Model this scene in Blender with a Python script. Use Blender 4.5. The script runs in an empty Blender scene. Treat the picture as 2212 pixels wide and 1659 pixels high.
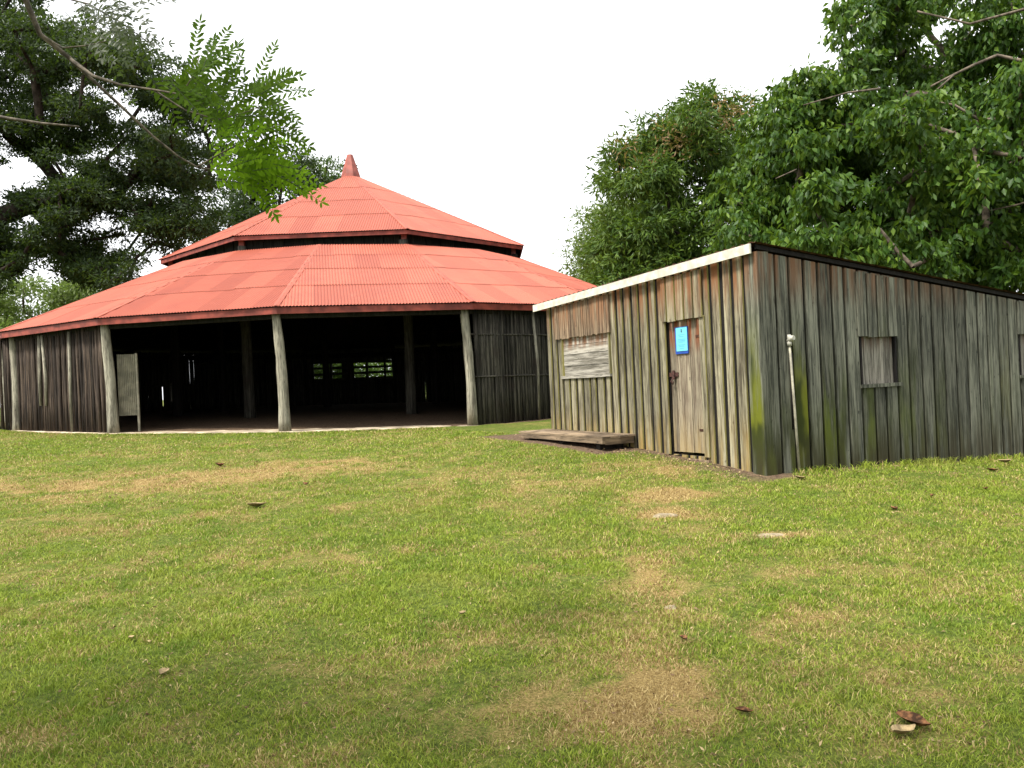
import bpy, math, random
import numpy as np
from mathutils import Vector, Matrix

# ---------------------------------------------------------------- camera, world, sun
scene = bpy.context.scene
EYE = 1.6
ROLL = 0.0455
FOC = 1720.0                      # focal length in units of a 2212 px wide frame
cam_d = bpy.data.cameras.new('camera')
cam_d.sensor_width = 36.0
cam_d.lens = 36.0 * FOC / 2212.0
cam_d.clip_start = 0.1
cam_d.clip_end = 3000.0
cam = bpy.data.objects.new('camera', cam_d)
scene.collection.objects.link(cam)
cam.matrix_world = Matrix.Translation((0, 0, EYE)) @ Matrix.Rotation(math.pi / 2, 4, 'X') @ Matrix.Rotation(-ROLL, 4, 'Z')
scene.camera = cam

SUN_EL, SUN_AZ = math.radians(56), math.radians(-128)   # azimuth clockwise from +Y: behind the camera, from the left
world = bpy.data.worlds.new('World')
scene.world = world
world.use_nodes = True
wn, wl = world.node_tree.nodes, world.node_tree.links
wn.clear()
sky = wn.new('ShaderNodeTexSky')
sky.sky_type = 'NISHITA'
sky.sun_disc = False
sky.sun_elevation = SUN_EL
sky.sun_rotation = SUN_AZ
sky.air_density = 1.0
sky.dust_density = 6.0
sky.ozone_density = 1.0
hs = wn.new('ShaderNodeHueSaturation')
hs.inputs['Saturation'].default_value = 0.12
cl = wn.new('ShaderNodeMix')
cl.data_type = 'RGBA'
cl.inputs['Factor'].default_value = 0.72
cl.inputs['B'].default_value = (7.6, 7.7, 7.9, 1)     # even high overcast
bg = wn.new('ShaderNodeBackground')
bg.inputs['Strength'].default_value = 0.115
wo = wn.new('ShaderNodeOutputWorld')
wl.new(sky.outputs[0], hs.inputs['Color'])
wl.new(hs.outputs[0], cl.inputs['A'])
wl.new(cl.outputs['Result'], bg.inputs['Color'])
wl.new(bg.outputs[0], wo.inputs[0])

sun_d = bpy.data.lights.new('sun', 'SUN')
sun_d.energy = 3.2
sun_d.angle = math.radians(12)
sun_d.color = (1.0, 0.95, 0.86)
sun = bpy.data.objects.new('sun', sun_d)
scene.collection.objects.link(sun)
sv = Vector((math.sin(SUN_AZ) * math.cos(SUN_EL), math.cos(SUN_AZ) * math.cos(SUN_EL), math.sin(SUN_EL)))
sun.rotation_euler = sv.to_track_quat('Z', 'Y').to_euler()

scene.view_settings.view_transform = 'Standard'
scene.view_settings.look = 'None'
scene.view_settings.gamma = 1.0
scene.view_settings.exposure = 1.25
scene.render.resolution_x = 1024
scene.render.resolution_y = 768
scene.cycles.max_bounces = 6
scene.cycles.transparent_max_bounces = 4

rng = np.random.default_rng(7)
R = random.Random(7)
cr_, sr_ = math.cos(0.047), math.sin(0.047)


def P(u, v, d):
    """a point seen at (u, v) of the 2212 px wide photograph, at real depth d metres"""
    X, Y = u - 1106.0, 829.5 - v
    px, py = X * cr_ + Y * sr_, -X * sr_ + Y * cr_
    return np.array((px / FOC * d, d, EYE + py / FOC * d))


# ---------------------------------------------------------------- helpers
def link(o):
    scene.collection.objects.link(o)
    return o


def tag(o, label=None, cat=None, group=None, kind=None):
    for k, v in (('label', label), ('category', cat), ('group', group), ('kind', kind)):
        if v:
            o[k] = v
    return o


def thing(name, label, cat, loc=(0, 0, 0), group=None):
    o = bpy.data.objects.new(name, None)
    o.empty_display_size = 0.3
    o.location = [float(t) for t in loc]
    link(o)
    return tag(o, label, cat, group)


def offset_of(parent):
    v = np.zeros(3)
    while parent is not None:
        v += np.array(parent.location)
        parent = parent.parent
    return v


def np_mesh(name, V, F, mat, parent=None, smooth=False, attr=None, loc=None):
    """V (n,3); F (m,k) same-size faces"""
    V = np.asarray(V, dtype=np.float64)
    off = offset_of(parent)
    base = np.zeros(3) if loc is None else np.asarray(loc, float)
    V = V - off - base
    me = bpy.data.meshes.new(name)
    F = np.asarray(F, dtype=np.int32)
    m, k = F.shape
    me.vertices.add(len(V))
    me.vertices.foreach_set('co', V.astype(np.float32).ravel())
    me.loops.add(m * k)
    me.loops.foreach_set('vertex_index', F.ravel())
    me.polygons.add(m)
    me.polygons.foreach_set('loop_start', np.arange(0, m * k, k, dtype=np.int32))
    me.polygons.foreach_set('loop_total', np.full(m, k, dtype=np.int32))
    if smooth:
        me.polygons.foreach_set('use_smooth', np.ones(m, dtype=bool))
    me.update(calc_edges=True)
    if attr:
        for an, data in attr.items():
            a = me.attributes.new(an, 'FLOAT', 'POINT')
            a.data.foreach_set('value', np.asarray(data, dtype=np.float32))
    if mat:
        me.materials.append(mat)
    o = bpy.data.objects.new(name, me)
    o.parent = parent
    if loc is not None:
        o.location = [float(t) for t in base]
    return link(o)


class MB:
    """collects shapes for ONE mesh object (world coordinates)"""
    def __init__(self):
        self.v, self.f, self.n = [], [], 0
        self.sm = []

    def add(self, V, F, smooth=False):
        self.v.append(np.asarray(V, float))
        for q in F:
            self.f.append(tuple(int(i) + self.n for i in q))
            self.sm.append(smooth)
        self.n += len(V)

    def hexa(self, c):
        self.add(c, [(0, 3, 2, 1), (4, 5, 6, 7), (0, 1, 5, 4), (1, 2, 6, 5), (2, 3, 7, 6), (3, 0, 4, 7)])

    def box(self, o, ax, ay, az, x0, x1, y0, y1, z0, z1):
        o, ax, ay, az = (np.asarray(t, float) for t in (o, ax, ay, az))
        c = [o + ax * x + ay * y + az * z for z in (z0, z1) for x, y in ((x0, y0), (x1, y0), (x1, y1), (x0, y1))]
        self.hexa(c)

    def beam(self, a, b, w, h, up=(0, 0, 1)):
        a, b, up = (np.asarray(t, float) for t in (a, b, up))
        d = b - a
        L = np.linalg.norm(d)
        d = d / L
        s = np.cross(d, up)
        s /= np.linalg.norm(s)
        u = np.cross(s, d)
        self.box(a, d, s, u, 0, L, -w / 2, w / 2, -h / 2, h / 2)

    def tube(self, pts, radii, n=8, caps=True, jit=0.0):
        pts = [np.asarray(p, float) for p in pts]
        V, F = [], []
        ref = np.array((0.31, 0.95, 0.05))
        for i, p in enumerate(pts):
            d = pts[min(i + 1, len(pts) - 1)] - pts[max(i - 1, 0)]
            d = d / (np.linalg.norm(d) + 1e-9)
            s = np.cross(d, ref)
            if np.linalg.norm(s) < 0.15:
                s = np.cross(d, (1, 0, 0.2))
            s /= np.linalg.norm(s)
            t = np.cross(d, s)
            for k in range(n):
                a = 2 * math.pi * k / n
                r = radii[i] * (1 + (R.uniform(-jit, jit) if jit else 0))
                V.append(p + (s * math.cos(a) + t * math.sin(a)) * r)
        for i in range(len(pts) - 1):
            for k in range(n):
                k2 = (k + 1) % n
                F.append((i * n + k, i * n + k2, (i + 1) * n + k2, (i + 1) * n + k))
        self.add(V, F, True)
        if caps:
            b = self.n - len(V)
            self.f.append(tuple(b + k for k in range(n))[::-1])
            self.f.append(tuple(self.n - n + k for k in range(n)))
            self.sm += [False, False]

    def build(self, name, mat, parent=None, loc=None):
        V = np.concatenate(self.v) - offset_of(parent)
        if loc is not None:
            V = V - np.asarray(loc, float)
        me = bpy.data.meshes.new(name)
        me.from_pydata([tuple(p) for p in V], [], self.f)
        me.polygons.foreach_set('use_smooth', np.array(self.sm, dtype=bool))
        me.update()
        if mat:
            me.materials.append(mat)
        o = bpy.data.objects.new(name, me)
        o.parent = parent
        if loc is not None:
            o.location = [float(t) for t in loc]
        return link(o)


# value noise
_lat = np.random.default_rng(3).random((256, 256))


def vnoise(x, y, s, sd=0):
    x = np.asarray(x, float) / s + 37.3 * (sd + 1)
    y = np.asarray(y, float) / s + 91.7 * (sd + 1)
    xi, yi = np.floor(x).astype(int), np.floor(y).astype(int)
    fx, fy = x - xi, y - yi
    fx, fy = fx * fx * (3 - 2 * fx), fy * fy * (3 - 2 * fy)
    g = lambda a, b: _lat[a % 256, b % 256]
    return (g(xi, yi) * (1 - fx) + g(xi + 1, yi) * fx) * (1 - fy) + (g(xi, yi + 1) * (1 - fx) + g(xi + 1, yi + 1) * fx) * fy


def fbm(x, y, s, sd=0):
    return (vnoise(x, y, s, sd) + .5 * vnoise(x, y, s / 2.1, sd + 1) + .25 * vnoise(x, y, s / 4.3, sd + 2)) / 1.75


# ---------------------------------------------------------------- materials
class NT:
    def __init__(self, name):
        self.m = bpy.data.materials.new(name)
        self.m.use_nodes = True
        self.n = self.m.node_tree.nodes
        self.l = self.m.node_tree.links
        self.b = self.n['Principled BSDF']
        self.out = self.n['Material Output']

    def pos(self):
        g = self.n.new('ShaderNodeNewGeometry')
        return g.outputs['Position']

    def island(self):
        g = self.n.new('ShaderNodeNewGeometry')
        return g.outputs['Random Per Island']

    def scaled(self, v, s):
        m = self.n.new('ShaderNodeVectorMath')
        m.operation = 'MULTIPLY'
        self.l.new(v, m.inputs[0])
        m.inputs[1].default_value = s
        return m.outputs[0]

    def noise(self, v, scale=1.0, detail=3.0, rough=0.55, dist=0.0):
        t = self.n.new('ShaderNodeTexNoise')
        t.inputs['Scale'].default_value = scale
        t.inputs['Detail'].default_value = detail
        t.inputs['Roughness'].default_value = rough
        t.inputs['Distortion'].default_value = dist
        self.l.new(v, t.inputs['Vector'])
        return t.outputs['Fac']

    def rng(self, v, a, b, c=0.0, d=1.0, smooth=True):
        m = self.n.new('ShaderNodeMapRange')
        if smooth:
            m.interpolation_type = 'SMOOTHSTEP'
        m.inputs['From Min'].default_value = a
        m.inputs['From Max'].default_value = b
        m.inputs['To Min'].default_value = c
        m.inputs['To Max'].default_value = d
        self.l.new(v, m.inputs['Value'])
        return m.outputs['Result']

    def math(self, op, a, b=None):
        m = self.n.new('ShaderNodeMath')
        m.operation = op
        for i, t in enumerate((a, b)):
            if t is None:
                continue
            if isinstance(t, (int, float)):
                m.inputs[i].default_value = t
            else:
                self.l.new(t, m.inputs[i])
        return m.outputs[0]

    def mix(self, f, a, b, mode='MIX'):
        m = self.n.new('ShaderNodeMix')
        m.data_type = 'RGBA'
        m.blend_type = mode
        for key, t in (('Factor', f), ('A', a), ('B', b)):
            if isinstance(t, (int, float)):
                m.inputs[key].default_value = t
            elif isinstance(t, tuple):
                m.inputs[key].default_value = (*t, 1.0)
            else:
                self.l.new(t, m.inputs[key])
        return m.outputs['Result']

    def sep(self, v):
        s = self.n.new('ShaderNodeSeparateXYZ')
        self.l.new(v, s.inputs[0])
        return s.outputs

    def dot(self, v, o, d):
        """dot(v - o, d)"""
        a = self.n.new('ShaderNodeVectorMath')
        a.operation = 'SUBTRACT'
        self.l.new(v, a.inputs[0])
        a.inputs[1].default_value = o
        b = self.n.new('ShaderNodeVectorMath')
        b.operation = 'DOT_PRODUCT'
        self.l.new(a.outputs[0], b.inputs[0])
        b.inputs[1].default_value = d
        return b.outputs['Value']

    def attr(self, name):
        a = self.n.new('ShaderNodeAttribute')
        a.attribute_name = name
        return a.outputs['Fac']

    def color(self, c):
        if isinstance(c, tuple):
            self.b.inputs['Base Color'].default_value = (*c, 1)
        else:
            self.l.new(c, self.b.inputs['Base Color'])

    def rough(self, r):
        if isinstance(r, (int, float)):
            self.b.inputs['Roughness'].default_value = r
        else:
            self.l.new(r, self.b.inputs['Roughness'])

    def spec(self, s):
        self.b.inputs['Specular IOR Level'].default_value = s

    def bump(self, h, strength=0.5, dist=0.01):
        b = self.n.new('ShaderNodeBump')
        b.inputs['Strength'].default_value = strength
        b.inputs['Distance'].default_value = dist
        self.l.new(h, b.inputs['Height'])
        self.l.new(b.outputs[0], self.b.inputs['Normal'])


C0 = np.array((3.185, 10.15, 0.0))           # near corner of the shed
DL = np.array((-.456, .890, 0.0))           # along its pavilion-side wall
DR = np.array((.890, .456, 0.0))            # along its other wall
UP = np.array((0, 0, 1.0))


def mat_wood(name, dark, light, top=None, tan=None, moss=None, grain=26, rough=.85, dirt=.0, topz=(2.2, 3.05), bump=.5, horiz=False, var=(.62, 1.28), edge=None):
    t = NT(name)
    p = t.pos()
    isl = t.island()
    # every board gets its own stretch of grain
    off = t.n.new('ShaderNodeVectorMath')
    off.operation = 'ADD'
    comb = t.n.new('ShaderNodeCombineXYZ')
    t.l.new(t.math('MULTIPLY', isl, 37.0), comb.inputs[2])
    t.l.new(p, off.inputs[0])
    t.l.new(comb.outputs[0], off.inputs[1])
    q = off.outputs[0]
    V3 = (lambda a, b: (b, b, a)) if horiz else (lambda a, b: (a, a, b))
    g = t.noise(t.scaled(q, V3(grain, 1.1)), 1.0, 5, .62, .3)
    g2 = t.noise(t.scaled(q, V3(5, .9)), 1.0, 3, .6)
    g3 = t.noise(t.scaled(q, V3(90, 4)), 1.0, 2, .6)
    k = t.rng(t.math('ADD', t.math('MULTIPLY', g, .85), t.math('MULTIPLY', g2, .35)), .46, .74)
    c = t.mix(k, dark, light)
    br = t.rng(isl, 0, 1, var[0], var[1], False)
    cc = t.n.new('ShaderNodeCombineXYZ')
    for i in range(3):
        t.l.new(br, cc.inputs[i])
    c = t.mix(1.0, c, cc.outputs[0], 'MULTIPLY')
    # a fine dark checking of the surface
    c = t.mix(t.rng(g3, .53, .68, 0, .7), c, tuple(x * .35 for x in dark))
    c = t.mix(t.rng(g3, .46, .34, 0, .35), c, tuple(min(1, x * 1.45) for x in light))
    kn = t.noise(t.scaled(q, V3(16, 9)), 1.0, 2, .5)
    c = t.mix(t.rng(kn, .68, .76, 0, .7), c, tuple(x * .4 for x in dark))
    z = t.sep(p)[2]
    if top:
        f = t.math('MULTIPLY', t.rng(z, topz[0], topz[1]), t.rng(t.noise(t.scaled(q, (9, 9, .8)), 1, 3), .36, .62))
        c = t.mix(f, c, top)
    if tan:
        f = t.math('MULTIPLY', t.rng(z, 1.25, .35), t.rng(t.noise(t.scaled(q, (8, 8, .9)), 1, 3), .33, .64))
        c = t.mix(t.math('MULTIPLY', f, .85), c, tan)
    if moss:
        col, s0, s1, zh = moss
        s = t.dot(p, tuple(C0), tuple(DR))
        a = t.math('ADD', t.rng(s, s1, s0), 0.12)
        n = t.noise(t.scaled(q, (7, 7, .7)), 1, 4)
        wn2 = t.n.new('ShaderNodeTexWhiteNoise')
        wn2.noise_dimensions = '1D'
        t.l.new(t.math('MULTIPLY', isl, 531.7), wn2.inputs['W'])
        rb = wn2.outputs['Value']
        zb = t.math('ADD', z, t.math('MULTIPLY', t.math('SUBTRACT', rb, .5), 1.5))
        f = t.math('MULTIPLY', t.math('MULTIPLY', a, t.rng(zb, zh, .4)), t.rng(n, .32, .56))
        col2 = t.mix(t.rng(rb, .12, .02), (0.062, .080, .007), (.17, .165, .010))
        c = t.mix(f, c, t.mix(t.rng(t.noise(t.scaled(q, (3, 3, 1.2)), 1, 3), .42, .6), tuple(x * .40 for x in col), col2))
        f2 = t.math('MULTIPLY', t.rng(z, 1.0, .2), t.rng(n, .34, .58))
        c = t.mix(t.math('MULTIPLY', f2, .75), c, (.030, .024, .012))
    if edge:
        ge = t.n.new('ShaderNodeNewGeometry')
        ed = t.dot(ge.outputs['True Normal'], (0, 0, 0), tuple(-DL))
        c = t.mix(t.math('MULTIPLY', t.rng(ed, .8, .95), t.rng(g2, .30, .55)), c, edge)  # edges facing one way: algae yellow, with their lit brightness put into the colour
    if dirt:
        f = t.math('MULTIPLY', t.rng(t.noise(p, 2.2, 4), .5, .72), dirt)
        c = t.mix(f, c, (.03, .022, .018))
    t.color(c)
    t.rough(rough)
    t.spec(.2)
    t.bump(t.math('ADD', g, t.math('MULTIPLY', g3, .6)), bump, .006)
    return t.m


M = {}
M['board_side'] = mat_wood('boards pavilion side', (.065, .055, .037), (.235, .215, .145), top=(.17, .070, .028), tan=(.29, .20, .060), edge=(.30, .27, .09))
M['board_front'] = mat_wood('boards lawn side', (.027, .029, .022), (.122, .124, .096), top=(.13, .068, .036), var=(.6, 1.4),
                            moss=((.062, .080, .007), .2, 5.5, 2.0), topz=(2.3, 3.1))
M['board_gap'] = mat_wood('recessed boards', (.005, .004, .004), (.012, .010, .009))  # near black: the shadow in the gaps is put into the colour
M['slat_warm'] = mat_wood('warm narrow boards', (.08, .05, .033), (.24, .18, .115), top=(.19, .092, .045), grain=60, topz=(2.4, 2.9))
M['plank_pale'] = mat_wood('pale shutter planks', (.11, .10, .08), (.30, .28, .24), top=(.17, .085, .045), grain=22, topz=(2.10, 2.30), horiz=True)
M['shutter_white'] = mat_wood('bleached shutter', (.05, .045, .036), (.235, .22, .185), top=(.085, .05, .035), grain=80, topz=(1.75, 2.05))
M['door_wood'] = mat_wood('door boards', (.085, .062, .045), (.22, .19, .135), top=(.15, .045, .016), tan=(.27, .2, .09), topz=(1.85, 2.2))
M['log'] = mat_wood('grey log post', (.11, .10, .075), (.33, .31, .24), grain=16, dirt=.3, tan=(.075, .05, .018))
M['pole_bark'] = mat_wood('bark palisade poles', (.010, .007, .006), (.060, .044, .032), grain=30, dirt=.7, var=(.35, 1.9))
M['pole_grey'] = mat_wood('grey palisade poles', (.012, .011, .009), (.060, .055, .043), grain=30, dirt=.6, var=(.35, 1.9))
M['shaded_wood'] = mat_wood('interior timber shade tone', (.008, .007, .006), (.026, .022, .018), grain=20)  # the gloom inside the pavilion is put into this timber colour
M['deck_wood'] = mat_wood('platform planks', (.075, .055, .036), (.21, .155, .10), grain=14, horiz=True)


def mat_plain(name, col, rough=.7, var=.12, scale=6.0, spec=.3, metal=0.0, bump=0.0):
    t = NT(name)
    p = t.pos()
    n = t.noise(p, scale, 4)
    c = t.mix(t.rng(n, .35, .68), tuple(x * (1 - var * 2) for x in col), tuple(min(1, x * (1 + var)) for x in col))
    t.color(c)
    t.rough(rough)
    t.spec(spec)
    t.b.inputs['Metallic'].default_value = metal
    if bump:
        t.bump(t.noise(p, scale * 4, 4), bump, .01)
    return t.m


def mat_roof(name):
    t = NT(name)
    p = t.pos()
    isl = t.island()
    c = t.mix(t.rng(isl, 0, 1, 0, 1, False), (.255, .062, .037), (.33, .086, .052))
    c = t.mix(t.rng(t.noise(p, .7, 5, .6), .45, .72, 0, .45), c, (.215, .052, .035))
    c = t.mix(t.rng(t.noise(t.scaled(p, (3, 3, 1.5)), 1, 6, .75), .54, .74, 0, .6), c, (.17, .046, .032))
    c = t.mix(t.rng(t.noise(t.scaled(p, (2.2, 2.2, 2.2)), 1, 6, .7), .58, .74, 0, .35), c, (.36, .115, .08))
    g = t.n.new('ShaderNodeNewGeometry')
    c = t.mix(g.outputs['Backfacing'], c, (.014, .011, .010))  # underside near black: shade under the roof put into the colour
    t.color(c)
    t.rough(.62)
    t.spec(.3)
    return t.m


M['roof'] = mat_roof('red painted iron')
M['roof_cap'] = mat_plain('red ridge flashing', (.295, .075, .046), .6, .1, 3)
M['fascia_red'] = mat_plain('dark red fascia paint', (.20, .040, .026), .55, .2, 4)
M['finial'] = mat_plain('finial paint', (.24, .066, .048), .55, .15, 4)
M['fascia_white'] = mat_plain('flaking white paint', (.50, .475, .40), .7, .12, 9)
M['rust'] = mat_plain('rusty iron', (.10, .045, .028), .85, .35, 14, .2)
M['slab'] = mat_plain('concrete slab', (.40, .33, .235), .9, .25, 2.5, .2, bump=.4)
M['gate'] = mat_plain('beige painted iron', (.27, .25, .185), .6, .15, 6)
M['pipe'] = mat_plain('cream plastic pipe', (.27, .255, .19), .5, .2, 9)
M['fitting'] = mat_plain('pale pipe fitting', (.40, .39, .33), .4, .1, 9)
M['sign_face'] = mat_plain('cyan notice', (.13, .48, .62), .4, .04, 9)
M['sign_frame'] = mat_plain('blue notice frame', (.015, .06, .30), .4, .1, 9)
M['ink'] = mat_plain('black print', (.015, .02, .03), .6, .1)
M['ink_soft'] = mat_plain('faded print', (.07, .27, .37), .6, .1)
M['dark_metal'] = mat_plain('dark brown latch iron', (.06, .025, .02), .7, .3, 30)


def mat_leaf(name, cols, rough=.5, trans=.35, spec=.35):
    t = NT(name)
    isl = t.island()
    p = t.pos()
    ramp = t.n.new('ShaderNodeValToRGB')
    el = ramp.color_ramp.elements
    el[0].position, el[1].position = 0, 1
    el[0].color = (*cols[0], 1)
    el[1].color = (*cols[-1], 1)
    for i, c in enumerate(cols[1:-1]):
        e = el.new((i + 1) / (len(cols) - 1))
        e.color = (*c, 1)
    t.l.new(t.math('MULTIPLY_ADD' if False else 'ADD', t.math('MULTIPLY', isl, .7), t.math('MULTIPLY', t.rng(t.noise(p, .9, 2), .3, .7), .3)), ramp.inputs[0])
    t.color(ramp.outputs[0])
    t.rough(rough)
    t.spec(spec)
    tr = t.n.new('ShaderNodeBsdfTranslucent')
    c2 = t.mix(.5, ramp.outputs[0], (.20, .34, .02))
    t.l.new(c2, tr.inputs[0])
    mx = t.n.new('ShaderNodeMixShader')
    mx.inputs[0].default_value = trans
    t.l.new(t.b.outputs[0], mx.inputs[1])
    t.l.new(tr.outputs[0], mx.inputs[2])
    t.l.new(mx.outputs[0], t.out.inputs[0])
    return t.m


M['leaf_big'] = mat_leaf('broad leaves', [(.013, .034, .005), (.027, .068, .008), (.052, .105, .011), (.125, .19, .020)], .5, .3, .22)
M['leaf_mango'] = mat_leaf('narrow leaves', [(.018, .042, .008), (.038, .078, .012), (.065, .11, .016), (.10, .15, .025)], .5, .25, .2)
M['leaf_new'] = mat_leaf('reddish new leaves', [(.16, .10, .03), (.22, .12, .05), (.17, .14, .04)], .5, .3)
M['leaf_rain'] = mat_leaf('dark feathery leaves', [(.007, .015, .005), (.013, .026, .008), (.022, .040, .012), (.034, .054, .018)], .6, .2, .2)
M['leaf_dark'] = mat_leaf('dark evergreen leaves', [(.007, .017, .006), (.012, .027, .009), (.022, .043, .012)], .55, .2, .25)
M['leaf_pale'] = mat_leaf('pale olive leaves', [(.07, .10, .03), (.11, .15, .045), (.16, .19, .06)], .6, .3, .2)
M['leaf_bright'] = mat_leaf('fresh green leaflets', [(.07, .15, .005), (.12, .23, .008), (.20, .33, .012)], .7, .5, .05)
M['leaf_mid'] = mat_leaf('mid green leaflets', [(.025, .055, .005), (.045, .085, .007), (.075, .125, .010)], .7, .4, .05)
M['leaf_shade'] = mat_leaf('silhouette dark leaflets', [(.02, .028, .012), (.03, .04, .016), (.045, .055, .022)], .5, .3, .3)  # silhouette darkness against the sky is put into the leaf colour
M['bark'] = mat_plain('grey brown bark', (.13, .105, .08), .9, .3, 7, .15, bump=.6)
M['bark_dark'] = mat_plain('dark bark', (.035, .028, .022), .95, .3, 4, .1, bump=.6)
M['twig'] = mat_plain('pale twig bark', (.12, .10, .075), .8, .3, 25, .2)
M['litter'] = mat_plain('dead brown leaf', (.15, .07, .03), .8, .4, 30, .15)
M['litter_pale'] = mat_plain('pale dry leaf', (.28, .21, .11), .8, .25, 30, .15)
M['stone'] = mat_plain('pale stone', (.27, .22, .145), .9, .2, 20, .2, bump=.4)

# ---------------------------------------------------------------- ground
GA = np.array([(0, 0, 0), (0, 4, .02), (3.2, 10.0, .27), (8.1, 12.7, .07), (12, 15, .0), (2.4, 11.4, .43), (1.5, 12.6, .50), (0.7, 15, .58),
               (-1.3, 19.8, .57), (-5.6, 19.4, .67), (-10.4, 20.8, .82), (-14.1, 22.7, .92), (-5, 11, .33), (-6, 5, .08), (5, 5, .0), (0.5, 9, .24)])
_A = np.c_[np.ones(len(GA)), GA[:, 0], GA[:, 1]]
_pl = np.linalg.lstsq(_A, GA[:, 2], rcond=None)[0]
_K = np.exp(-((GA[:, None, :2] - GA[None, :, :2]) ** 2).sum(2) / (2 * 3.0 ** 2))
_w = np.linalg.solve(_K + np.eye(len(GA)) * .03, GA[:, 2] - _A @ _pl)


def gh(x, y):
    x, y = np.asarray(x, float), np.asarray(y, float)
    xc, yc = np.clip(x, -19, 13), np.clip(y, -3, 25)
    z = _pl[0] + _pl[1] * xc + _pl[2] * yc
    for (ax, ay, _), w in zip(GA, _w):
        z = z + w * np.exp(-((x - ax) ** 2 + (y - ay) ** 2) / 18.0)
    return z


def G(u, v):
    """ground point seen at (u, v)"""
    lo, hi = 1.0, 60.0
    for d in np.linspace(1.5, 60, 600):
        p = P(u, v, d)
        if p[2] <= gh(p[0], p[1]):
            hi = d
            break
        lo = d
    for _ in range(20):
        d = (lo + hi) / 2
        p = P(u, v, d)
        if p[2] <= gh(p[0], p[1]):
            hi = d
        else:
            lo = d
    return P(u, v, hi)


# worn, dry patches: (u, v, across, along, strength)
PATCH = [(700, 1000, 1.1, .8, .9), (600, 1025, 1.6, .6, .7), (330, 1035, 2.2, 1.0, .6), (100, 1065, 1.8, 1.0, .6), (250, 1130, 1.2, .6, .5),
         (1435, 1085, .45, .6, .95), (1440, 1112, .3, .18, 1.0), (1450, 1020, .7, .8, .8), (1470, 1060, .3, .5, .7), (1660, 1155, .35, .12, .9),
         (820, 1200, 1.0, .35, .4), (1330, 1215, .5, .3, .6), (1390, 1250, .25, .4, .5), (1430, 1310, .18, .3, .6), (1790, 1240, .7, .2, .35), (1390, 1370, .2, .3, .5), (1400, 1430, .22, .3, .7),
         (1440, 1580, .28, .3, .9), (1250, 1550, .3, .3, .5), (1440, 1490, .25, .3, .75), (1360, 1520, .2, .2, .6), (1150, 1600, .25, .2, .4), (1400, 1650, .3, .2, .8),
         (1750, 1330, .4, .15, .3), (520, 1560, .3, .2, .3), (330, 1490, .3, .2, .3), (950, 1480, .3, .2, .25), (380, 985, 1.5, .5, .3),
         (2100, 1500, .4, .25, .35), (90, 1600, .4, .2, .3), (700, 1100, 1.4, .5, .3)]
_pp = [(*G(u, v)[:2], a, b, s) for u, v, a, b, s in PATCH]


def dryness(x, y):
    n = fbm(x, y, 1.6, 1)
    n2 = fbm(x, y, .35, 5)
    n3 = vnoise(x, y, .09, 11)
    d = .17 + (n - .5) * .62 + (n2 - .5) * .62 + (n3 - .5) * .35
    for px, py, a, b, s in _pp:
        g = np.exp(-(((x - px) / a) ** 2 + ((y - py) / b) ** 2))
        d = d + .75 * s * g * np.clip(.55 + 1.3 * (n2 - .35), .15, 1.3)
    return np.clip(d, 0, 1)


def soilness(x, y):
    """bare earth along the foot of the shed and under its eaves"""
    qx, qy = x - C0[0], y - C0[1]
    s = qx * DR[0] + qy * DR[1]
    t = qx * DL[0] + qy * DL[1]
    n = vnoise(x, y, .25, 9)
    d1 = np.where((t > -.3) & (t < 2.6), np.clip(1.2 - (-s) / (.15 + .55 * n), 0, 1), 0) * (s < .3)
    d2 = np.where((s > -.2) & (s < 9), np.clip(1.1 - (-t) / (.06 + .22 * n), 0, 1), 0) * (t < .3)
    d3 = ((s > -.9) & (t > 2.5) & (t < 7) & (s < .5)) * 1.0
    dx, dy = x + 5.98, y - 31.44
    d4 = (np.hypot(dx, dy) < 12.0) * 1.0
    return np.clip(np.maximum.reduce([d1, d2, d3, d4]), 0, 1)


def axis(a, b, st, far, back):
    mid = np.arange(a, b, st)
    g = np.cumsum(st * 1.25 ** np.arange(1, 60))
    lo = (a - g)[(a - g) > back]
    hi = (b + g)[(b + g) < far]
    return np.concatenate([[back], lo[::-1], mid, hi, [far]])


xs, ys = axis(-16, 14, .1, 900, -900), axis(1.5, 22, .09, 1500, -60)
XX, YY = np.meshgrid(xs, ys)
ZZ = gh(XX, YY) + (fbm(XX, YY, .5, 3) - .5) * .035 * ((YY < 23) & (abs(XX) < 18))
nx, ny = len(xs), len(ys)
idx = np.arange(nx * ny).reshape(ny, nx)
GF = np.stack([idx[:-1, :-1], idx[:-1, 1:], idx[1:, 1:], idx[1:, :-1]], -1).reshape(-1, 4)


def mat_ground():
    t = NT('lawn soil and turf')
    p = t.pos()
    dry, soil = t.attr('dry'), t.attr('soil')
    n = t.noise(p, 22, 6, .7)
    n2 = t.noise(p, 70, 4, .7)
    green = t.mix(t.rng(n, .35, .65), (.050, .072, .012), (.135, .17, .030))  # green darkened to take in the shade between grass blades
    straw = t.mix(t.rng(n2, .35, .65), (.16, .105, .036), (.37, .27, .105))
    f = t.rng(t.math('ADD', dry, t.math('MULTIPLY', t.math('SUBTRACT', n2, .5), .9)), .12, .75)
    c = t.mix(f, green, straw)
    c = t.mix(t.rng(n2, .60, .72, 0, .5), c, (.06, .04, .02))
    earth = t.mix(t.rng(n, .35, .65), (.07, .045, .03), (.18, .125, .08))
    c = t.mix(soil, c, earth)
    t.color(c)
    t.rough(.95)
    t.spec(.1)
    t.bump(t.math('ADD', n, n2), .9, .03)
    return t.m


gr = np_mesh('ground', np.c_[XX.ravel(), YY.ravel(), ZZ.ravel()], GF, mat_ground(), None, True,
             {'dry': dryness(XX, YY).ravel(), 'soil': soilness(XX, YY).ravel()})
tag(gr, kind='structure')

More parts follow.
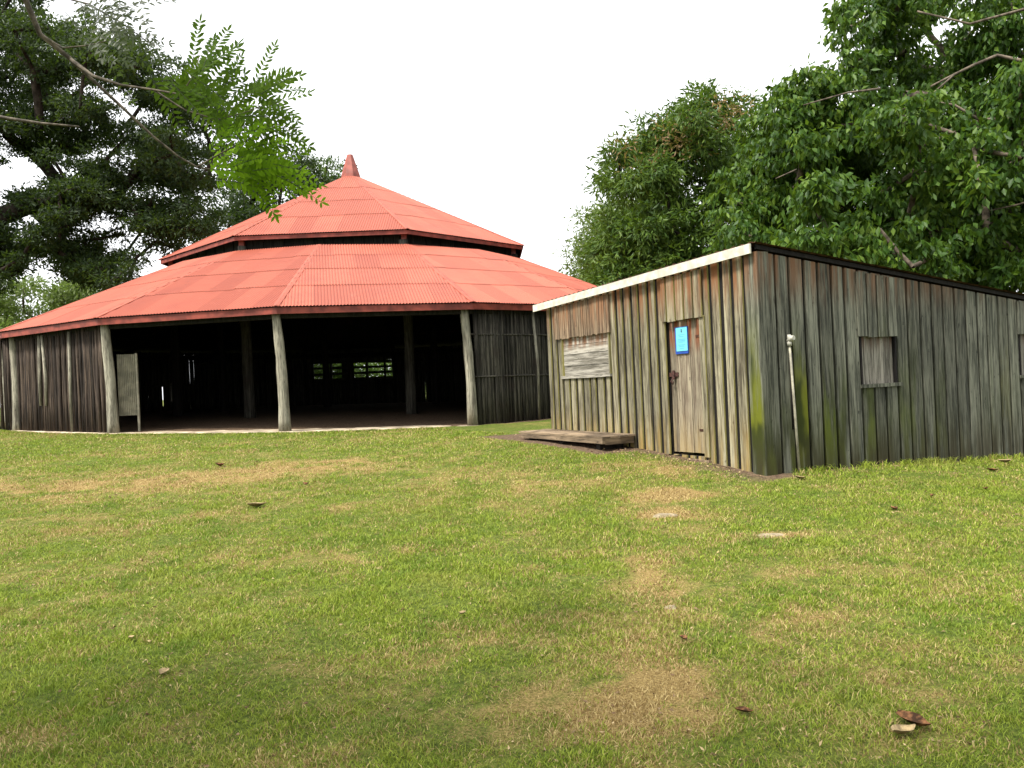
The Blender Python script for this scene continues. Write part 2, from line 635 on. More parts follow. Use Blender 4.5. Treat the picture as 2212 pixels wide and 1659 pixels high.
# grass blades
def mat_blade():
    t = NT('grass blades')
    isl = t.island()
    dry = t.attr('dry')
    r2 = t.n.new('ShaderNodeTexWhiteNoise')
    r2.noise_dimensions = '1D'
    t.l.new(t.math('MULTIPLY', isl, 917.3), r2.inputs['W'])
    p = t.pos()
    green = t.mix(isl, (.115, .170, .010), (.29, .350, .040))
    green = t.mix(t.rng(t.noise(p, 2.6, 4, .6), .46, .66, 0, .6), green, (.075, .150, .012))
    green = t.mix(t.rng(t.noise(p, 1.1, 3, .6), .50, .68, 0, .45), green, (.27, .27, .06))
    straw = t.mix(isl, (.19, .115, .04), (.53, .42, .19))
    f = t.math('GREATER_THAN', t.math('ADD', dry, t.math('MULTIPLY', t.math('SUBTRACT', r2.outputs['Value'], .5), 1.0)), .46)
    c = t.mix(f, green, straw)
    t.color(c)
    t.rough(.6)
    t.spec(.25)
    tr = t.n.new('ShaderNodeBsdfTranslucent')
    t.l.new(c, tr.inputs[0])
    mx = t.n.new('ShaderNodeMixShader')
    mx.inputs[0].default_value = .3
    t.l.new(t.b.outputs[0], mx.inputs[1])
    t.l.new(tr.outputs[0], mx.inputs[2])
    t.l.new(mx.outputs[0], t.out.inputs[0])
    return t.m


def blades():
    X, Y, H, W = [], [], [], []
    for y0, y1, dens, h, w in ((2.4, 4.2, 17000, .023, .0038), (4.2, 6.5, 11000, .024, .0045), (6.5, 10, 5600, .026, .0058),
                               (10, 15, 2200, .028, .0080), (15, 24, 900, .030, .012)):
        hw0, hw1 = .66 * y0 + 3.2, .66 * y1 + 3.2
        n = int((hw0 + hw1) * (y1 - y0) * dens)
        y = rng.uniform(y0, y1, n)
        x = rng.uniform(-1, 1, n) * (.66 * y + 3.2)
        X.append(x)
        Y.append(y)
        H.append(h * rng.uniform(.5, 1.5, n))
        W.append(w * rng.uniform(.7, 1.3, n))
    x, y, h, w = map(np.concatenate, (X, Y, H, W))
    # longer tufts left standing against the walls and the slab edge
    e = 9000
    t1 = rng.uniform(0, 8, e)
    o1 = rng.exponential(.05, e) + .03
    w1 = C0[None, :] + DR[None, :] * t1[:, None] - DL[None, :] * o1[:, None]
    a2 = rng.uniform(-.85, .55, e)
    r2 = 12.27 + rng.exponential(.06, e)
    x = np.concatenate([x, w1[:, 0], -5.98 + r2 * np.sin(a2)])
    y = np.concatenate([y, w1[:, 1], 31.44 - r2 * np.cos(a2)])
    h = np.concatenate([h, rng.uniform(.03, .11, e), rng.uniform(.02, .06, e)])
    w = np.concatenate([w, rng.uniform(.006, .011, e), rng.uniform(.012, .02, e)])
    d = dryness(x, y)
    s = soilness(x, y)
    q = np.hypot(x + 5.98, y - 31.44) > 12.25
    tuft = fbm(x, y, .16, 7)
    keep = (rng.random(len(x)) > s * 1.3) & q & (rng.random(len(x)) < .35 + 1.3 * (tuft - .2))
    qx, qy = x - C0[0], y - C0[1]
    ss, tt = qx * DR[0] + qy * DR[1], qx * DL[0] + qy * DL[1]
    keep &= ~((ss > -.03) & (tt > -.03))
    x, y, h, w, d, tuft = (a[keep] for a in (x, y, h, w, d, tuft))
    h = h * (.6 + .9 * tuft) * (1 - .25 * d)
    n = len(x)
    z = gh(x, y) - .002
    a = rng.uniform(0, 2 * math.pi, n)
    lean = rng.uniform(.2, 1.6, n)
    la = rng.uniform(0, 2 * math.pi, n)
    bx, by = np.cos(a) * w / 2, np.sin(a) * w / 2
    tx, ty = np.cos(la) * lean * h, np.sin(la) * lean * h
    b = np.c_[x, y, z]
    v0 = b + np.c_[-bx, -by, np.zeros(n)]
    v1 = b + np.c_[bx, by, np.zeros(n)]
    m = b + np.c_[tx * .4, ty * .4, h * .65]
    v2 = m + np.c_[bx, by, np.zeros(n)] * .8
    v3 = m - np.c_[bx, by, np.zeros(n)] * .8
    v4 = b + np.c_[tx, ty, h * .9]
    V = np.stack([v0, v1, v2, v3, v4], 1).reshape(-1, 3)
    i = np.arange(n)[:, None] * 5
    F = np.concatenate([i + np.array([[0, 1, 2]]), i + np.array([[0, 2, 3]]), i + np.array([[3, 2, 4]])])
    o = np_mesh('lawn_grass', V, F, mat_blade(), None, False, {'dry': np.repeat(d, 5)})
    tag(o, 'short patchy green and straw coloured turf covering the lawn', 'grass', kind='stuff')
    print('blades', n)


blades()

# ---------------------------------------------------------------- pavilion
PC = np.array((-5.98, 31.44))
TH0 = 0.033
RO, ZO = 12.33, 3.72
SL = .4465
RI = 6.9
RU, ZU, ZA = 7.08, 6.61, 10.11
PAV = thing('pavilion', 'large round open timber pavilion with two tiered red iron roof and pointed finial', 'pavilion', (PC[0], PC[1], .62))


def ring(r, k, z, N=16):
    a = TH0 + (k - (1 if N == 8 else 0)) * 0 + k * 2 * math.pi / N
    if N == 8:
        a = TH0 - math.pi / 8 + k * math.pi / 4
    return np.array((PC[0] + r * math.sin(a), PC[1] - r * math.cos(a), z))


def zlow(r):
    return ZO + SL * (RO - r)


def floorz(x, y):
    return .70 - .026 * (x + 5.6)


def roof_facets(mb, N, ro, zo, ri, zi, nsheet, laps, caps):
    pitch, amp = .080, .011
    for k in range(N):
        a, b = ring(ro, k, zo, N), ring(ro, k + 1, zo, N)
        c, d = ring(ri, k + 1, zi, N), ring(ri, k, zi, N)
        ex = b - a
        W = np.linalg.norm(ex)
        ex = ex / W
        mid0, mid1 = (a + b) / 2, (c + d) / 2
        ey = mid1 - mid0
        T = np.linalg.norm(ey)
        ey = ey / T
        w1 = np.linalg.norm(c - d)
        nr = np.cross(ex, ey)
        if nr[2] < 0:
            nr = -nr
        spp = 4
        cols = np.arange(-W / 2, W / 2 + 1e-6, pitch / spp)
        lp = [0] + [T * l + R.uniform(-.05, .05) for l in laps] + [T]
        # sheets: rows x column groups, each its own island, lapping like tiles
        for r in range(len(lp) - 1):
            t0, t1 = lp[r] - (.10 if r else 0.0), lp[r + 1]
            sw = .76
            g0 = -W / 2 + R.uniform(-sw, 0)
            while g0 < W / 2:
                g1 = g0 + sw
                sx = [s for s in cols if g0 - 1e-6 <= s <= g1 + pitch * 1.01]
                jt = R.choice((-.05, 0, 0, .04)) * (1 if r else .2)
                lift = .004 + .006 * r + R.uniform(0, .004)
                V, F = [], []
                for s in sx:
                    lim = T * (W / 2 - abs(s)) / ((W - w1) / 2) if abs(s) > w1 / 2 else T
                    lim = min(T, max(0, lim))
                    h = amp * math.cos(2 * math.pi * s / pitch)
                    ta, tb = min(t0 + jt, lim), min(t1, lim)
                    if tb <= ta + 1e-4:
                        ta = tb = lim
                    top_l = .0
                    V.append(mid0 + ex * s + ey * ta + nr * (h + lift + (.006 if r else 0)))
                    V.append(mid0 + ex * s + ey * tb + nr * (h + lift - top_l))
                for i in range(len(sx) - 1):
                    if np.linalg.norm(V[2 * i] - V[2 * i + 1]) < 1e-3 and np.linalg.norm(V[2 * i + 2] - V[2 * i + 3]) < 1e-3:
                        continue
                    F.append((2 * i, 2 * i + 2, 2 * i + 3, 2 * i + 1))
                if F:
                    mb.add(V, F, False)
                g0 = g1
        # hip flashing
        w, e = .075, .008
        p, q = ring(ro + .02, k, zo + .012, N), ring(ri, k, zi + .012, N)
        tang = np.array((math.cos(math.atan2(p[0] - PC[0], PC[1] - p[1])), math.sin(math.atan2(p[0] - PC[0], PC[1] - p[1])), 0))
        drop = w * math.tan(math.pi / N) * (zi - zo) / (ro - ri)
        c5 = []
        for pt in (p, q):
            c5 += [pt - tang * w + np.array((0, 0, e - drop * .9)), pt + np.array((0, 0, e + .012)), pt + tang * w + np.array((0, 0, e - drop * .9))]
        c5 += [t - np.array((0, 0, .02)) for t in c5]
        caps.add(c5, [(0, 1, 4, 3), (1, 2, 5, 4), (6, 9, 10, 7), (7, 10, 11, 8), (0, 6, 7, 1), (1, 7, 8, 2), (3, 4, 10, 9), (4, 5, 11, 10), (0, 3, 9, 6), (2, 8, 11, 5)])


mb, cp = MB(), MB()
roof_facets(mb, 16, RO, ZO, RI, zlow(RI), 3, (.30, .56, .80), cp)
lr = mb.build('lower_roof', M['roof'], PAV)
lr['label'] = 'wide lower tier of red corrugated iron with sixteen sides'
cp.build('ridge_flashing', M['roof_cap'], lr)
mb, cp = MB(), MB()
roof_facets(mb, 8, RU, ZU, .30, ZA - .10, 3, (.26, .52, .76), cp)
ur = mb.build('upper_roof', M['roof'], PAV)
ur['label'] = 'small raised upper tier of red corrugated iron with eight sides'
cp.build('ridge_flashing', M['roof_cap'], ur)


def fascia(N, r, z, h, th=.04):
    m = MB()
    for k in range(N):
        a, b = ring(r, k, z, N), ring(r, k + 1, z, N)
        a2, b2 = ring(r - th, k, z, N), ring(r - th, k + 1, z, N)
        dn = np.array((0, 0, -h))
        m.hexa([a + dn, b + dn, b2 + dn, a2 + dn, a, b, b2, a2])
    return m


fascia(16, RO - .05, ZO - .02, .155).build('fascia_board', M['fascia_red'], lr)
fascia(8, RU - .05, ZU - .02, .12).build('fascia_board', M['fascia_red'], ur)
# finial: a flared octagonal cap and a tapering spike
m = MB()
prof = [(.50, ZA - .30), (.47, ZA - .18), (.40, ZA - .16), (.37, ZA + .02), (.12, ZA + .80), (.10, ZA + .82)]
V, F = [], []
for r, z in prof:
    for k in range(8):
        V.append(ring(r, k, z, 8))
for i in range(len(prof) - 1):
    for k in range(8):
        F.append((i * 8 + k, i * 8 + (k + 1) % 8, (i + 1) * 8 + (k + 1) % 8, (i + 1) * 8 + k))
F.append(tuple(range(40, 48)))
m.add(V, F)
m.build('finial', M['finial'], PAV)

# clerestory between the two tiers, with an unseen dark skirt added to keep light out at its foot
m = MB()
V, F = [], []
for r, z in ((RI + .05, zlow(RI) - .05), (RI + .05, zlow(RI) + .0), (5.7, zlow(RI) + .0), (5.7, zlow(RI) - .05)):
    for k in range(16):
        V.append(ring(r, k, z))
for j in range(3):
    for k in range(16):
        F.append((j * 16 + k, j * 16 + (k + 1) % 16, (j + 1) * 16 + (k + 1) % 16, (j + 1) * 16 + k))
m.add(V, F)
m.build('light_blocking_skirt', M['shaded_wood'], PAV)
RC = 6.6
for k in range(8):
    m = MB()
    a, b = ring(RC, k, 0, 8), ring(RC, k + 1, 0, 8)
    n = 16
    for i in range(n):
        p, q = a + (b - a) * (i + .03) / n, a + (b - a) * (i + .97) / n
        d = (b - a) / np.linalg.norm(b - a)
        o = np.array((d[1], -d[0], 0)) * (.02 if i % 2 else .0)
        z0 = zlow(RI) - .02
        z1 = ZU + (RU - RC) * .49 - .02
        e = np.array((-d[1], d[0], 0)) * .025
        m.hexa([p + o + UP * z0, q + o + UP * z0, q + o + e + UP * z0, p + o + e + UP * z0,
                p + o + UP * z1, q + o + UP * z1, q + o + e + UP * z1, p + o + e + UP * z1])
    m.build('clerestory_wall', M['shaded_wood'], PAV)
    m = MB()
    p = ring(RC + .08, k, 0, 8)
    m.beam(p + UP * (zlow(RI) - .2), p + UP * (ZU + .16), .16, .16, (1, 0, 0))
    m.build('clerestory_post', M['fascia_red'], PAV)

# posts
def log_post(p, z0, z1, r0, r1, mat, lean=(0, 0), name='post', parent=PAV, jit=.05, lab=None):
    m = MB()
    n = 9
    pts, rad = [], []
    bx, by = R.uniform(-.03, .03), R.uniform(-.03, .03)
    for i in range(n):
        f = i / (n - 1)
        z = z0 + (z1 - z0) * f
        w = math.sin(f * 5 + bx * 40) * .018
        pts.append((p[0] + lean[0] * f + w + bx * f, p[1] + lean[1] * f + by * f, z))
        rad.append((r0 + (r1 - r0) * f) * (1.12 if i == 0 else 1) * R.uniform(.95, 1.05))
    m.tube(pts, rad, 12, True, jit)
    o = m.build(name, mat, parent)
    if lab:
        o['label'] = lab
    return o


RP = 11.94
OPEN = {15, 0}                     # open sides: A-B and B-C
for k in range(16):
    p = ring(RP, k, 0)
    vis = k in (15, 0, 1)
    z0 = floorz(p[0], p[1])
    r0, r1 = (.138, .105) if vis else (.13, .10)
    o = log_post(p, z0 - .12, ZO - .05, r0, r1, M['log'] if (vis or k in (14, 13, 2)) else M['shaded_wood'], (-.07 if vis else .0, 0), jit=.07)
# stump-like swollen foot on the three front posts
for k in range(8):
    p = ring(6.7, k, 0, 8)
    log_post(p, floorz(p[0], p[1]) - .1, zlow(6.7) + .1, .17, .14, M['shaded_wood'] if k > 1 else M['pole_grey'], name='inner_post')

# floor slab
m = MB()
N = 64
V, F = [], []
for j, (r, dz) in enumerate(((0, 0), (6, 0), (12.12, 0), (12.16, -.03), (12.16, -.22))):
    for k in range(16):
        p = ring(r, k, 0)
        V.append((p[0], p[1], floorz(p[0], p[1]) + dz))
for j in range(4):
    for k in range(16):
        F.append((j * 16 + k, j * 16 + (k + 1) % 16, (j + 1) * 16 + (k + 1) % 16, (j + 1) * 16 + k)[::-1])
m.add(V, F)
m.build('floor_slab', M['slab'], PAV)

# ring beam, rafters
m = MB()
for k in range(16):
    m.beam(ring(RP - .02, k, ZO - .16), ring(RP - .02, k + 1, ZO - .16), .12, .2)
m.build('ring_beam', M['shaded_wood'], PAV)
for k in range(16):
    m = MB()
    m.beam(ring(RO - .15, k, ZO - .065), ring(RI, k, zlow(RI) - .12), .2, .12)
    m.build('rafter', M['shaded_wood'], PAV)
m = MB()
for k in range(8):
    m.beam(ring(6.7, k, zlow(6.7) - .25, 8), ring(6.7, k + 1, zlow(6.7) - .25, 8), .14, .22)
m.build('inner_ring_beam', M['shaded_wood'], PAV)

# palisade walls
for k in range(1, 15):
    a, b = ring(RP, k, 0), ring(RP, k + 1, 0)
    d = (b - a)
    L = np.linalg.norm(d)
    d /= L
    nrm = np.array((d[1], -d[0], 0))
    back = 4 <= k <= 11
    front_right = k in (1, 2)
    slot = k == 8
    m = MB()
    s = .04 if back else .15
    while s < L - (.02 if back else .13):
        r = R.uniform(.028, .060)
        c = a + d * (s + r) + nrm * R.uniform(-.035, .03)
        fz = floorz(c[0], c[1])
        h0 = fz - .15
        top = ZO + (.10 if back else .02) + R.uniform(-.06, .02)
        if R.random() < .0:
            top -= .5
        sways = [R.uniform(-.02, .02) * (.4 if back else 1) for _ in range(4)]
        def pole(z0, z1):
            pts = [c + d * sw + nrm * R.uniform(-.012, .012) + UP * (z0 + (z1 - z0) * f) for sw, f in zip(sways, (0, .33, .66, 1))]
            m.tube(pts, [r * R.uniform(.9, 1.1) for _ in range(4)], 7, True)
        if slot:
            if True:
                pole(h0, fz + 1.45 + R.uniform(-.03, .03))
        else:
            if back and R.random() < .022:
                pole(h0, fz + R.uniform(.3, .6))
                pole(fz + R.uniform(.8, 1.6), top)
            else:
                pole(h0, top)
        s += 2 * r * (.66 if back else .92) + (R.uniform(.0, .03) if R.random() < .02 else R.uniform(-.004, .004))
    if slot:                                   # rails with slots of daylight between
        fz = floorz(*((a + b) / 2)[:2])
        m.beam(a + UP * (fz + .72) + nrm * .06, b + UP * (fz + .72) + nrm * .06, .03, 1.5)
        z = fz + 1.5
        while z < ZO - .15:
            m.beam(a + UP * (z + R.uniform(-.02, .02)), b + UP * (z + R.uniform(-.02, .02)), .05, .13)
            z += .30
        for s in np.arange(.5, L, .95):
            c = a + d * s
            m.beam(c + UP * (fz), c + UP * (ZO - .1), .12, .12, (1, 0, 0))
        # boards close the band above and at the ends
        m.beam(a + UP * (ZO - .18), b + UP * (ZO - .18), .03, .6)
        for f0, f1, zc, hh in ((.46, .60, 2.3, 1.9), (.93, 1.0, 2.3, 1.9), (0, 1, 2.95, .5)):
            m.beam(a + d * L * f0 + UP * (fz + zc) + nrm * .045, a + d * L * f1 + UP * (fz + zc) + nrm * .045, .03, hh)
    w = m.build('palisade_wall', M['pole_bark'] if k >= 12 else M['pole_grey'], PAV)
    m = MB()
    for zz in (1.25, 2.35):
        for sgn in ((1,) if front_right else (-1,)):
            p0, p1 = a + nrm * .045 * sgn, b + nrm * .045 * sgn
            m.tube([p0 + UP * (floorz(p0[0], p0[1]) + zz), (p0 + p1) / 2 + UP * (floorz(*((p0 + p1) / 2)[:2]) + zz + .03), p1 + UP * (floorz(p1[0], p1[1]) + zz)], [.022, .026, .022], 7)
    m.build('rail', M['pole_grey'], w)
    if k in (13, 14, 1, 2):
        for s in ((.30, .36, .62) if k == 14 else (.35, .7)) if k > 10 else (.45,):
            c = a + d * (L * s) + nrm * .07
            fz = floorz(c[0], c[1])
            m = MB()
            m.tube([c + UP * (fz + (.0 if R.random() < .5 else .7)), c + d * R.uniform(-.05, .05) + UP * (fz + 1.5), c + d * R.uniform(-.08, .08) + UP * (ZO - .2)], [.035, .045, .04], 7)
            m.build('pale_pole', M['log'], w)

# the pole fence that carries the wall line on to the left
pf = ring(RP, 14, 0) + np.array((-.12, .05, 0))
fe = MB()
s = 0.0
while s < 4.2:
    r = R.uniform(.03, .055)
    c = pf + np.array((-.985, .17, 0)) * (s + r) + np.array((.17, .985, 0)) * R.uniform(-.03, .03)
    z = float(gh(c[0], c[1]))
    fe.tube([c + UP * (z - .1), c + UP * (z + 1.4) + np.array((R.uniform(-.02, .02), 0, 0)), c + UP * (z + 2.62 + R.uniform(-.05, .05))], [r * 1.05, r, r * .9], 7)
    s += 2 * r * .93
fence = fe.build('pole_fence', M['pole_bark'], None, (pf[0] - 2, pf[1] + .3, float(gh(pf[0], pf[1]))))
tag(fence, 'dark fence of upright poles at the left edge, running on from the pavilion wall', 'fence')

# beige corrugated gate standing inside the first opening beside the post
gate = MB()
pA = ring(RP, 15, 0)
gd = np.array((.97, .24, 0))
gn = np.array((-.24, .97, 0))
g0 = pA + gd * .10 + gn * .25
fz = floorz(g0[0], g0[1])
V, F = [], []
n = 40
for i in range(n + 1):
    s = .44 * i / n
    h = .015 * (1 if (i // 2) % 2 else -1)
    for z in (.42, 2.0):
        V.append(g0 + gd * s + gn * h + UP * (fz + z))
for i in range(n):
    F.append((2 * i, 2 * i + 2, 2 * i + 3, 2 * i + 1))
gate.add(V, F)
go = gate.build('gate', M['gate'], PAV)
go['label'] = 'narrow beige ribbed metal gate beside the left front post'
m = MB()
m.beam(g0 + gd * .46 + UP * (fz - .02), g0 + gd * .46 + UP * (fz + 2.02), .05, .05, (1, 0, 0))
m.build('gate_post', M['gate'], go)
for z in (.5, 1.2, 1.9):
    m = MB()
    m.beam(g0 + gn * .04 + UP * (fz + z), g0 + gd * .44 + gn * .04 + UP * (fz + z), .04, .05)
    m.build('gate_rail', M['gate'], go)

# ---------------------------------------------------------------- shed
SH = thing('shed', 'weathered grey timber shed of vertical boards with a low sloping roof', 'shed', (C0[0] + 3.0, C0[1] + 4.0, .3))
LT, LS = 5.42, 8.0


def roofz(s, t):
    return 3.17 - .106 * s - .028 * t


def wall(axis_u, nrm, L, pitch, width, openings, zr, mat, gapmat, thick=.034, name='wall'):
    """vertical boards of uneven width nailed over a recessed layer; openings (u0,u1,z0,z1)"""
    m, g = MB(), MB()
    u = .0
    segs = []

    def blocks(u0, u1):
        """z ranges left free by the openings"""
        lo = [(None, None)]
        for a, b, z0, z1 in openings:
            if u1 > a + .02 and u0 < b - .02:
                return [(None, z0), (z1, None)]
        return lo

    def slab(mm, u0, u1, off, th, ztop, zbot, tw=0.0):
        c = C0
        pts = []
        for zsel in (0, 1):
            for uu, oo in ((u0, off), (u1, off), (u1, off - th), (u0, off - th)):
                q = c + axis_u * uu + nrm * oo
                if zsel == 0:
                    z = (gh(q[0], q[1]) + R.uniform(-.0, .03) - .015) if zbot is None else zbot
                else:
                    z = zr(uu) if ztop is None else ztop
                pts.append(q + UP * z)
        if tw:
            for i in (4, 5, 6, 7):
                pts[i] = pts[i] + axis_u * tw
        mm.hexa(pts)
    # recessed layer in the spaces between the openings
    edges = sorted({0.0, L} | {e for o in openings for e in o[:2]})
    for e0, e1 in zip(edges[:-1], edges[1:]):
        for zb, zt in blocks(e0, e1):
            slab(g, e0 + .001, e1 - .001, -.004, .03, zt, zb)
    for e0, e1 in zip(edges[:-1], edges[1:]):
        nb = max(1, round((e1 - e0) / pitch))
        cuts = [e0 + (e1 - e0) * i / nb + (R.uniform(-.02, .02) if 0 < i < nb else 0) for i in range(nb + 1)]
        for c0, c1 in zip(cuts[:-1], cuts[1:]):
            gp = (pitch - width) * R.uniform(.8, 1.2)
            for zb, zt in blocks(c0, c1):
                slab(m, c0 + gp * .5, c1 - gp * .5, R.uniform(thick - .004, thick + .002), thick, zt, zb, R.uniform(-.006, .006) if zt is None and zb is None else 0)
    wo_ = m.build(name, mat, SH)
    g.build('backing_boards', gapmat, wo_)
    return wo_


WIN1 = (3.35, 4.88, 1.70, 2.42)
DOOR = (1.09, 1.85, .46, 2.44)
WIN2 = (1.80, 2.54, 1.37, 2.06)
WIN3 = (5.45, 6.2, 1.37, 2.05)
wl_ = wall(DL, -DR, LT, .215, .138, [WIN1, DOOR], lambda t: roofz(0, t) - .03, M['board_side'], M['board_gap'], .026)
wl_['label'] = 'wall with the door, facing the pavilion side of the lawn'
wr_ = wall(DR, -DL, LS, .258, .208, [WIN2, WIN3], lambda s: roofz(s, 0) - .03, M['board_front'], M['board_gap'], .038)
wr_['label'] = 'mossy grey wall facing the camera on the right'
# hidden back walls
for a, b in (((0, LT), (LS, LT)), ((LS, 0), (LS, LT))):
    m = MB()
    p, q = C0 + DR * a[0] + DL * a[1], C0 + DR * b[0] + DL * b[1]
    n = 30
    for i in range(n):
        f0, f1 = (i + .04) / n, (i + .96) / n
        u0, u1 = p + (q - p) * f0, p + (q - p) * f1
        s0, t0 = a[0] + (b[0] - a[0]) * f0, a[1] + (b[1] - a[1]) * f0
        e = np.cross(UP, (q - p) / np.linalg.norm(q - p)) * .03
        zt = roofz(s0, t0) - .04
        m.hexa([u0 + UP * 0, u1 + UP * 0, u1 + e, u0 + e, u0 + UP * zt, u1 + UP * zt, u1 + e + UP * zt, u0 + e + UP * zt])
    m.build('wall', M['board_front'], SH)
m = MB()
m.box(C0, DL, -DR, UP, -.035, .0, -.03, .034, .22, roofz(0, 0) - .03)
m.box(C0, DR, -DL, UP, -.034, .15, .035, .052, .22, roofz(0, 0) - .03)
m.box(C0, DL, -DR, UP, -.052, .17, .036, .054, .24, roofz(0, 0) - .03)
m.build('corner_board', M['board_front'], SH)


def LP(t, off, z):
    return C0 + DL * t - DR * off + UP * z


def RPt(s, off, z):
    return C0 + DR * s - DL * off + UP * z


# boarded window in the left wall
m = MB()
t0, t1, z0, z1 = WIN1
zz = z0
for h in (.17, .21, .16, .18):
    m.box(C0, DL, -DR, UP, t0 + .03 + R.uniform(0, .02), t1 - .02, -.03, .0 + R.uniform(-.004, .006), zz + .004, zz + h - .004)
    zz += h
w1 = m.build('window_shutter', M['plank_pale'], SH)
w1['label'] = 'window closed with horizontal pale grey planks'
m = MB()
m.box(C0, DL, -DR, UP, t0 - .02, t1 + .03, -.03, .055, z0 - .05, z0 - .002)
m.build('sill', M['plank_pale'], w1)
for q0, q1 in ((t0, t0 + .028), (t1 - .018, t1)):
    m = MB()
    m.box(C0, DL, -DR, UP, q0, q1, -.03, .04, z0, z1)
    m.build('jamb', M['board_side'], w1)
m = MB()                              # narrow vertical boards hung above that window
u = t0 - .06
while u < t1 + .12:
    w = R.uniform(.045, .075)
    m.box(C0, DL, -DR, UP, u, u + w, .037, .037 + R.uniform(.02, .032), z1 - .045 + R.uniform(-.012, .012), roofz(0, u) - .07)
    u += w + R.uniform(.004, .016)
o = m.build('head_boards', M['slat_warm'], SH)
o['label'] = 'narrow orange stained boards above the boarded window'

# door
t0, t1, z0, z1 = DOOR
m = MB()
u = t0 + .012
for w in (.13, .15, .17, .145, .135):
    m.box(C0, DL, -DR, UP, u, u + w - .005, -.045, -.012 + R.uniform(-.003, .004), z0 + .03 + R.uniform(0, .015), z1 - .01)
    u += w + .002
do = m.build('door', M['door_wood'], SH)
do['label'] = 'narrow plank door with orange stained top'
m = MB()
m.box(C0, DL, -DR, UP, t1 - .20, t1 + .0, -.008, .012, 1.60, 1.66)
m.box(C0, DL, -DR, UP, t1 - .14, t1 - .09, .012, .03, 1.56, 1.69)
m.tube([LP(t1 - .115, .04, 1.57), LP(t1 - .09, .055, 1.53), LP(t1 - .115, .04, 1.49), LP(t1 - .14, .055, 1.53)], [.012] * 4, 6)
m.build('latch', M['dark_metal'], do)
for zz in (z0 + .35, z1 - .3):
    m = MB()
    m.box(C0, DL, -DR, UP, t0 + .01, t0 + .16, -.011, -.006, zz, zz + .035)
    m.build('hinge', M['rust'], do)
m = MB()
m.box(C0, DL, -DR, UP, t0 - .10, t1 + .02, -.02, .06, z0 - .10, z0 - .045)
m.build('threshold', M['slat_warm'], do)
for q0, q1 in ((t0 - .10, t0 - .002), (t1 + .002, t1 + .085)):
    m = MB()
    m.box(C0, DL, -DR, UP, q0, q1, .036, .058, z0, z1 - .005)
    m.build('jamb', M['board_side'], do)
m = MB()                              # short boards hung over the door head
u = t0 - .09
for w in (.19, .2, .19, .2, .13):
    m.box(C0, DL, -DR, UP, u, u + w - .035, .056, .082, z1 - .03 + R.uniform(-.01, .01), roofz(0, u) - .07)
    u += w
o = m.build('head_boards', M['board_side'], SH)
o['label'] = 'short vertical boards hanging over the door'

# windows of the right wall
def small_window(win, label):
    s0, s1, z0, z1 = win
    m = MB()
    u = s0 + .01
    while u < s1 - .03:
        w = R.uniform(.10, .14)
        w = min(w, s1 - .01 - u)
        m.box(C0, DR, -DL, UP, u, u + w - .003, -.035, -.014 + R.uniform(-.003, .003), z0 + .005, z1)
        u += w
    o = m.build('window_shutter', M['shutter_white'], SH)
    o['label'] = label
    m = MB()
    m.box(C0, DR, -DL, UP, s0 - .03, s1 + .06, -.02, .07, z0 - .045, z0 + .003)
    m.build('sill', M['board_front'], o)
    m = MB()
    u = s0 - .05
    while u < s1:
        m.box(C0, DR, -DL, UP, u, u + .165, .042, .068, z1 - .03 + R.uniform(-.012, .008), roofz(u, 0) - .06)
        u += .205
    m.build('head_boards', M['board_front'], o)
    for q0, q1 in ((s0, s0 + .03), (s1 - .03, s1)):
        m = MB()
        m.box(C0, DR, -DL, UP, q0, q1, -.02, .036, z0 + .004, z1 - .012)
        m.build('jamb', M['board_gap'], o)
    return o


small_window(WIN2, 'small window closed with bleached vertical boards')
small_window(WIN3, 'small closed window near the far end of the mossy wall')

# roof sheet (rusty corrugated) with white fascia on the door side
m = MB()
ov = .10
n = int((LT + .5) / .0254)
V, F = [], []
for i in range(n + 1):
    t = -.10 + (LT + .42) * i / n
    h = .009 * math.cos(2 * math.pi * t / .0762 * .5)
    for s in (-ov, LS + .2):
        V.append(C0 + DR * s + DL * t + UP * (roofz(s, t) + .075 + h))
for i in range(n):
    F.append((2 * i, 2 * i + 1, 2 * i + 3, 2 * i + 2))
V2 = [v - UP * .006 for v in V]
k = len(V)
F2 = [tuple(j + k for j in f[::-1]) for f in F]
E_ = []
for i in range(n):
    E_.append((2 * i, 2 * i + 2, 2 * i + 2 + k, 2 * i + k))
    E_.append((2 * i + 1, 2 * i + 1 + k, 2 * i + 3 + k, 2 * i + 3))
m.add(V + V2, F + F2 + E_)
ro = m.build('roof', M['rust'], SH)
m = MB()
a0, a1 = C0 - DR * (ov + .04) - DL * .03, C0 - DR * (ov + .04) + DL * (LT + .28)
zz0, zz1 = roofz(-.1, -.1) + .055, roofz(-.1, LT + .28) + .055
th = DR * .028
m.hexa([a0 - UP * (.125 - zz0), a1 - UP * (.125 - zz1), a1 + th - UP * (.125 - zz1), a0 + th - UP * (.125 - zz0),
        a0 + UP * zz0, a1 + UP * zz1, a1 + th + UP * zz1, a0 + th + UP * zz0])
o = m.build('fascia_board', M['fascia_white'], ro)
o['label'] = 'white painted edge board above the door wall'
m = MB()
b0, b1 = C0 - DL * .055 - DR * .05, C0 - DL * .055 + DR * LS
q0, q1 = roofz(0, 0) + .055, roofz(LS, 0) + .055
th = DL * .03
m.hexa([b0 + UP * (q0 - .055), b1 + UP * (q1 - .055), b1 + th + UP * (q1 - .055), b0 + th + UP * (q0 - .055), b0 + UP * q0, b1 + UP * q1, b1 + th + UP * q1, b0 + th + UP * q0])
o = m.build('fascia_board', M['board_gap'], ro)
o['label'] = 'dark bare edge board above the mossy wall'

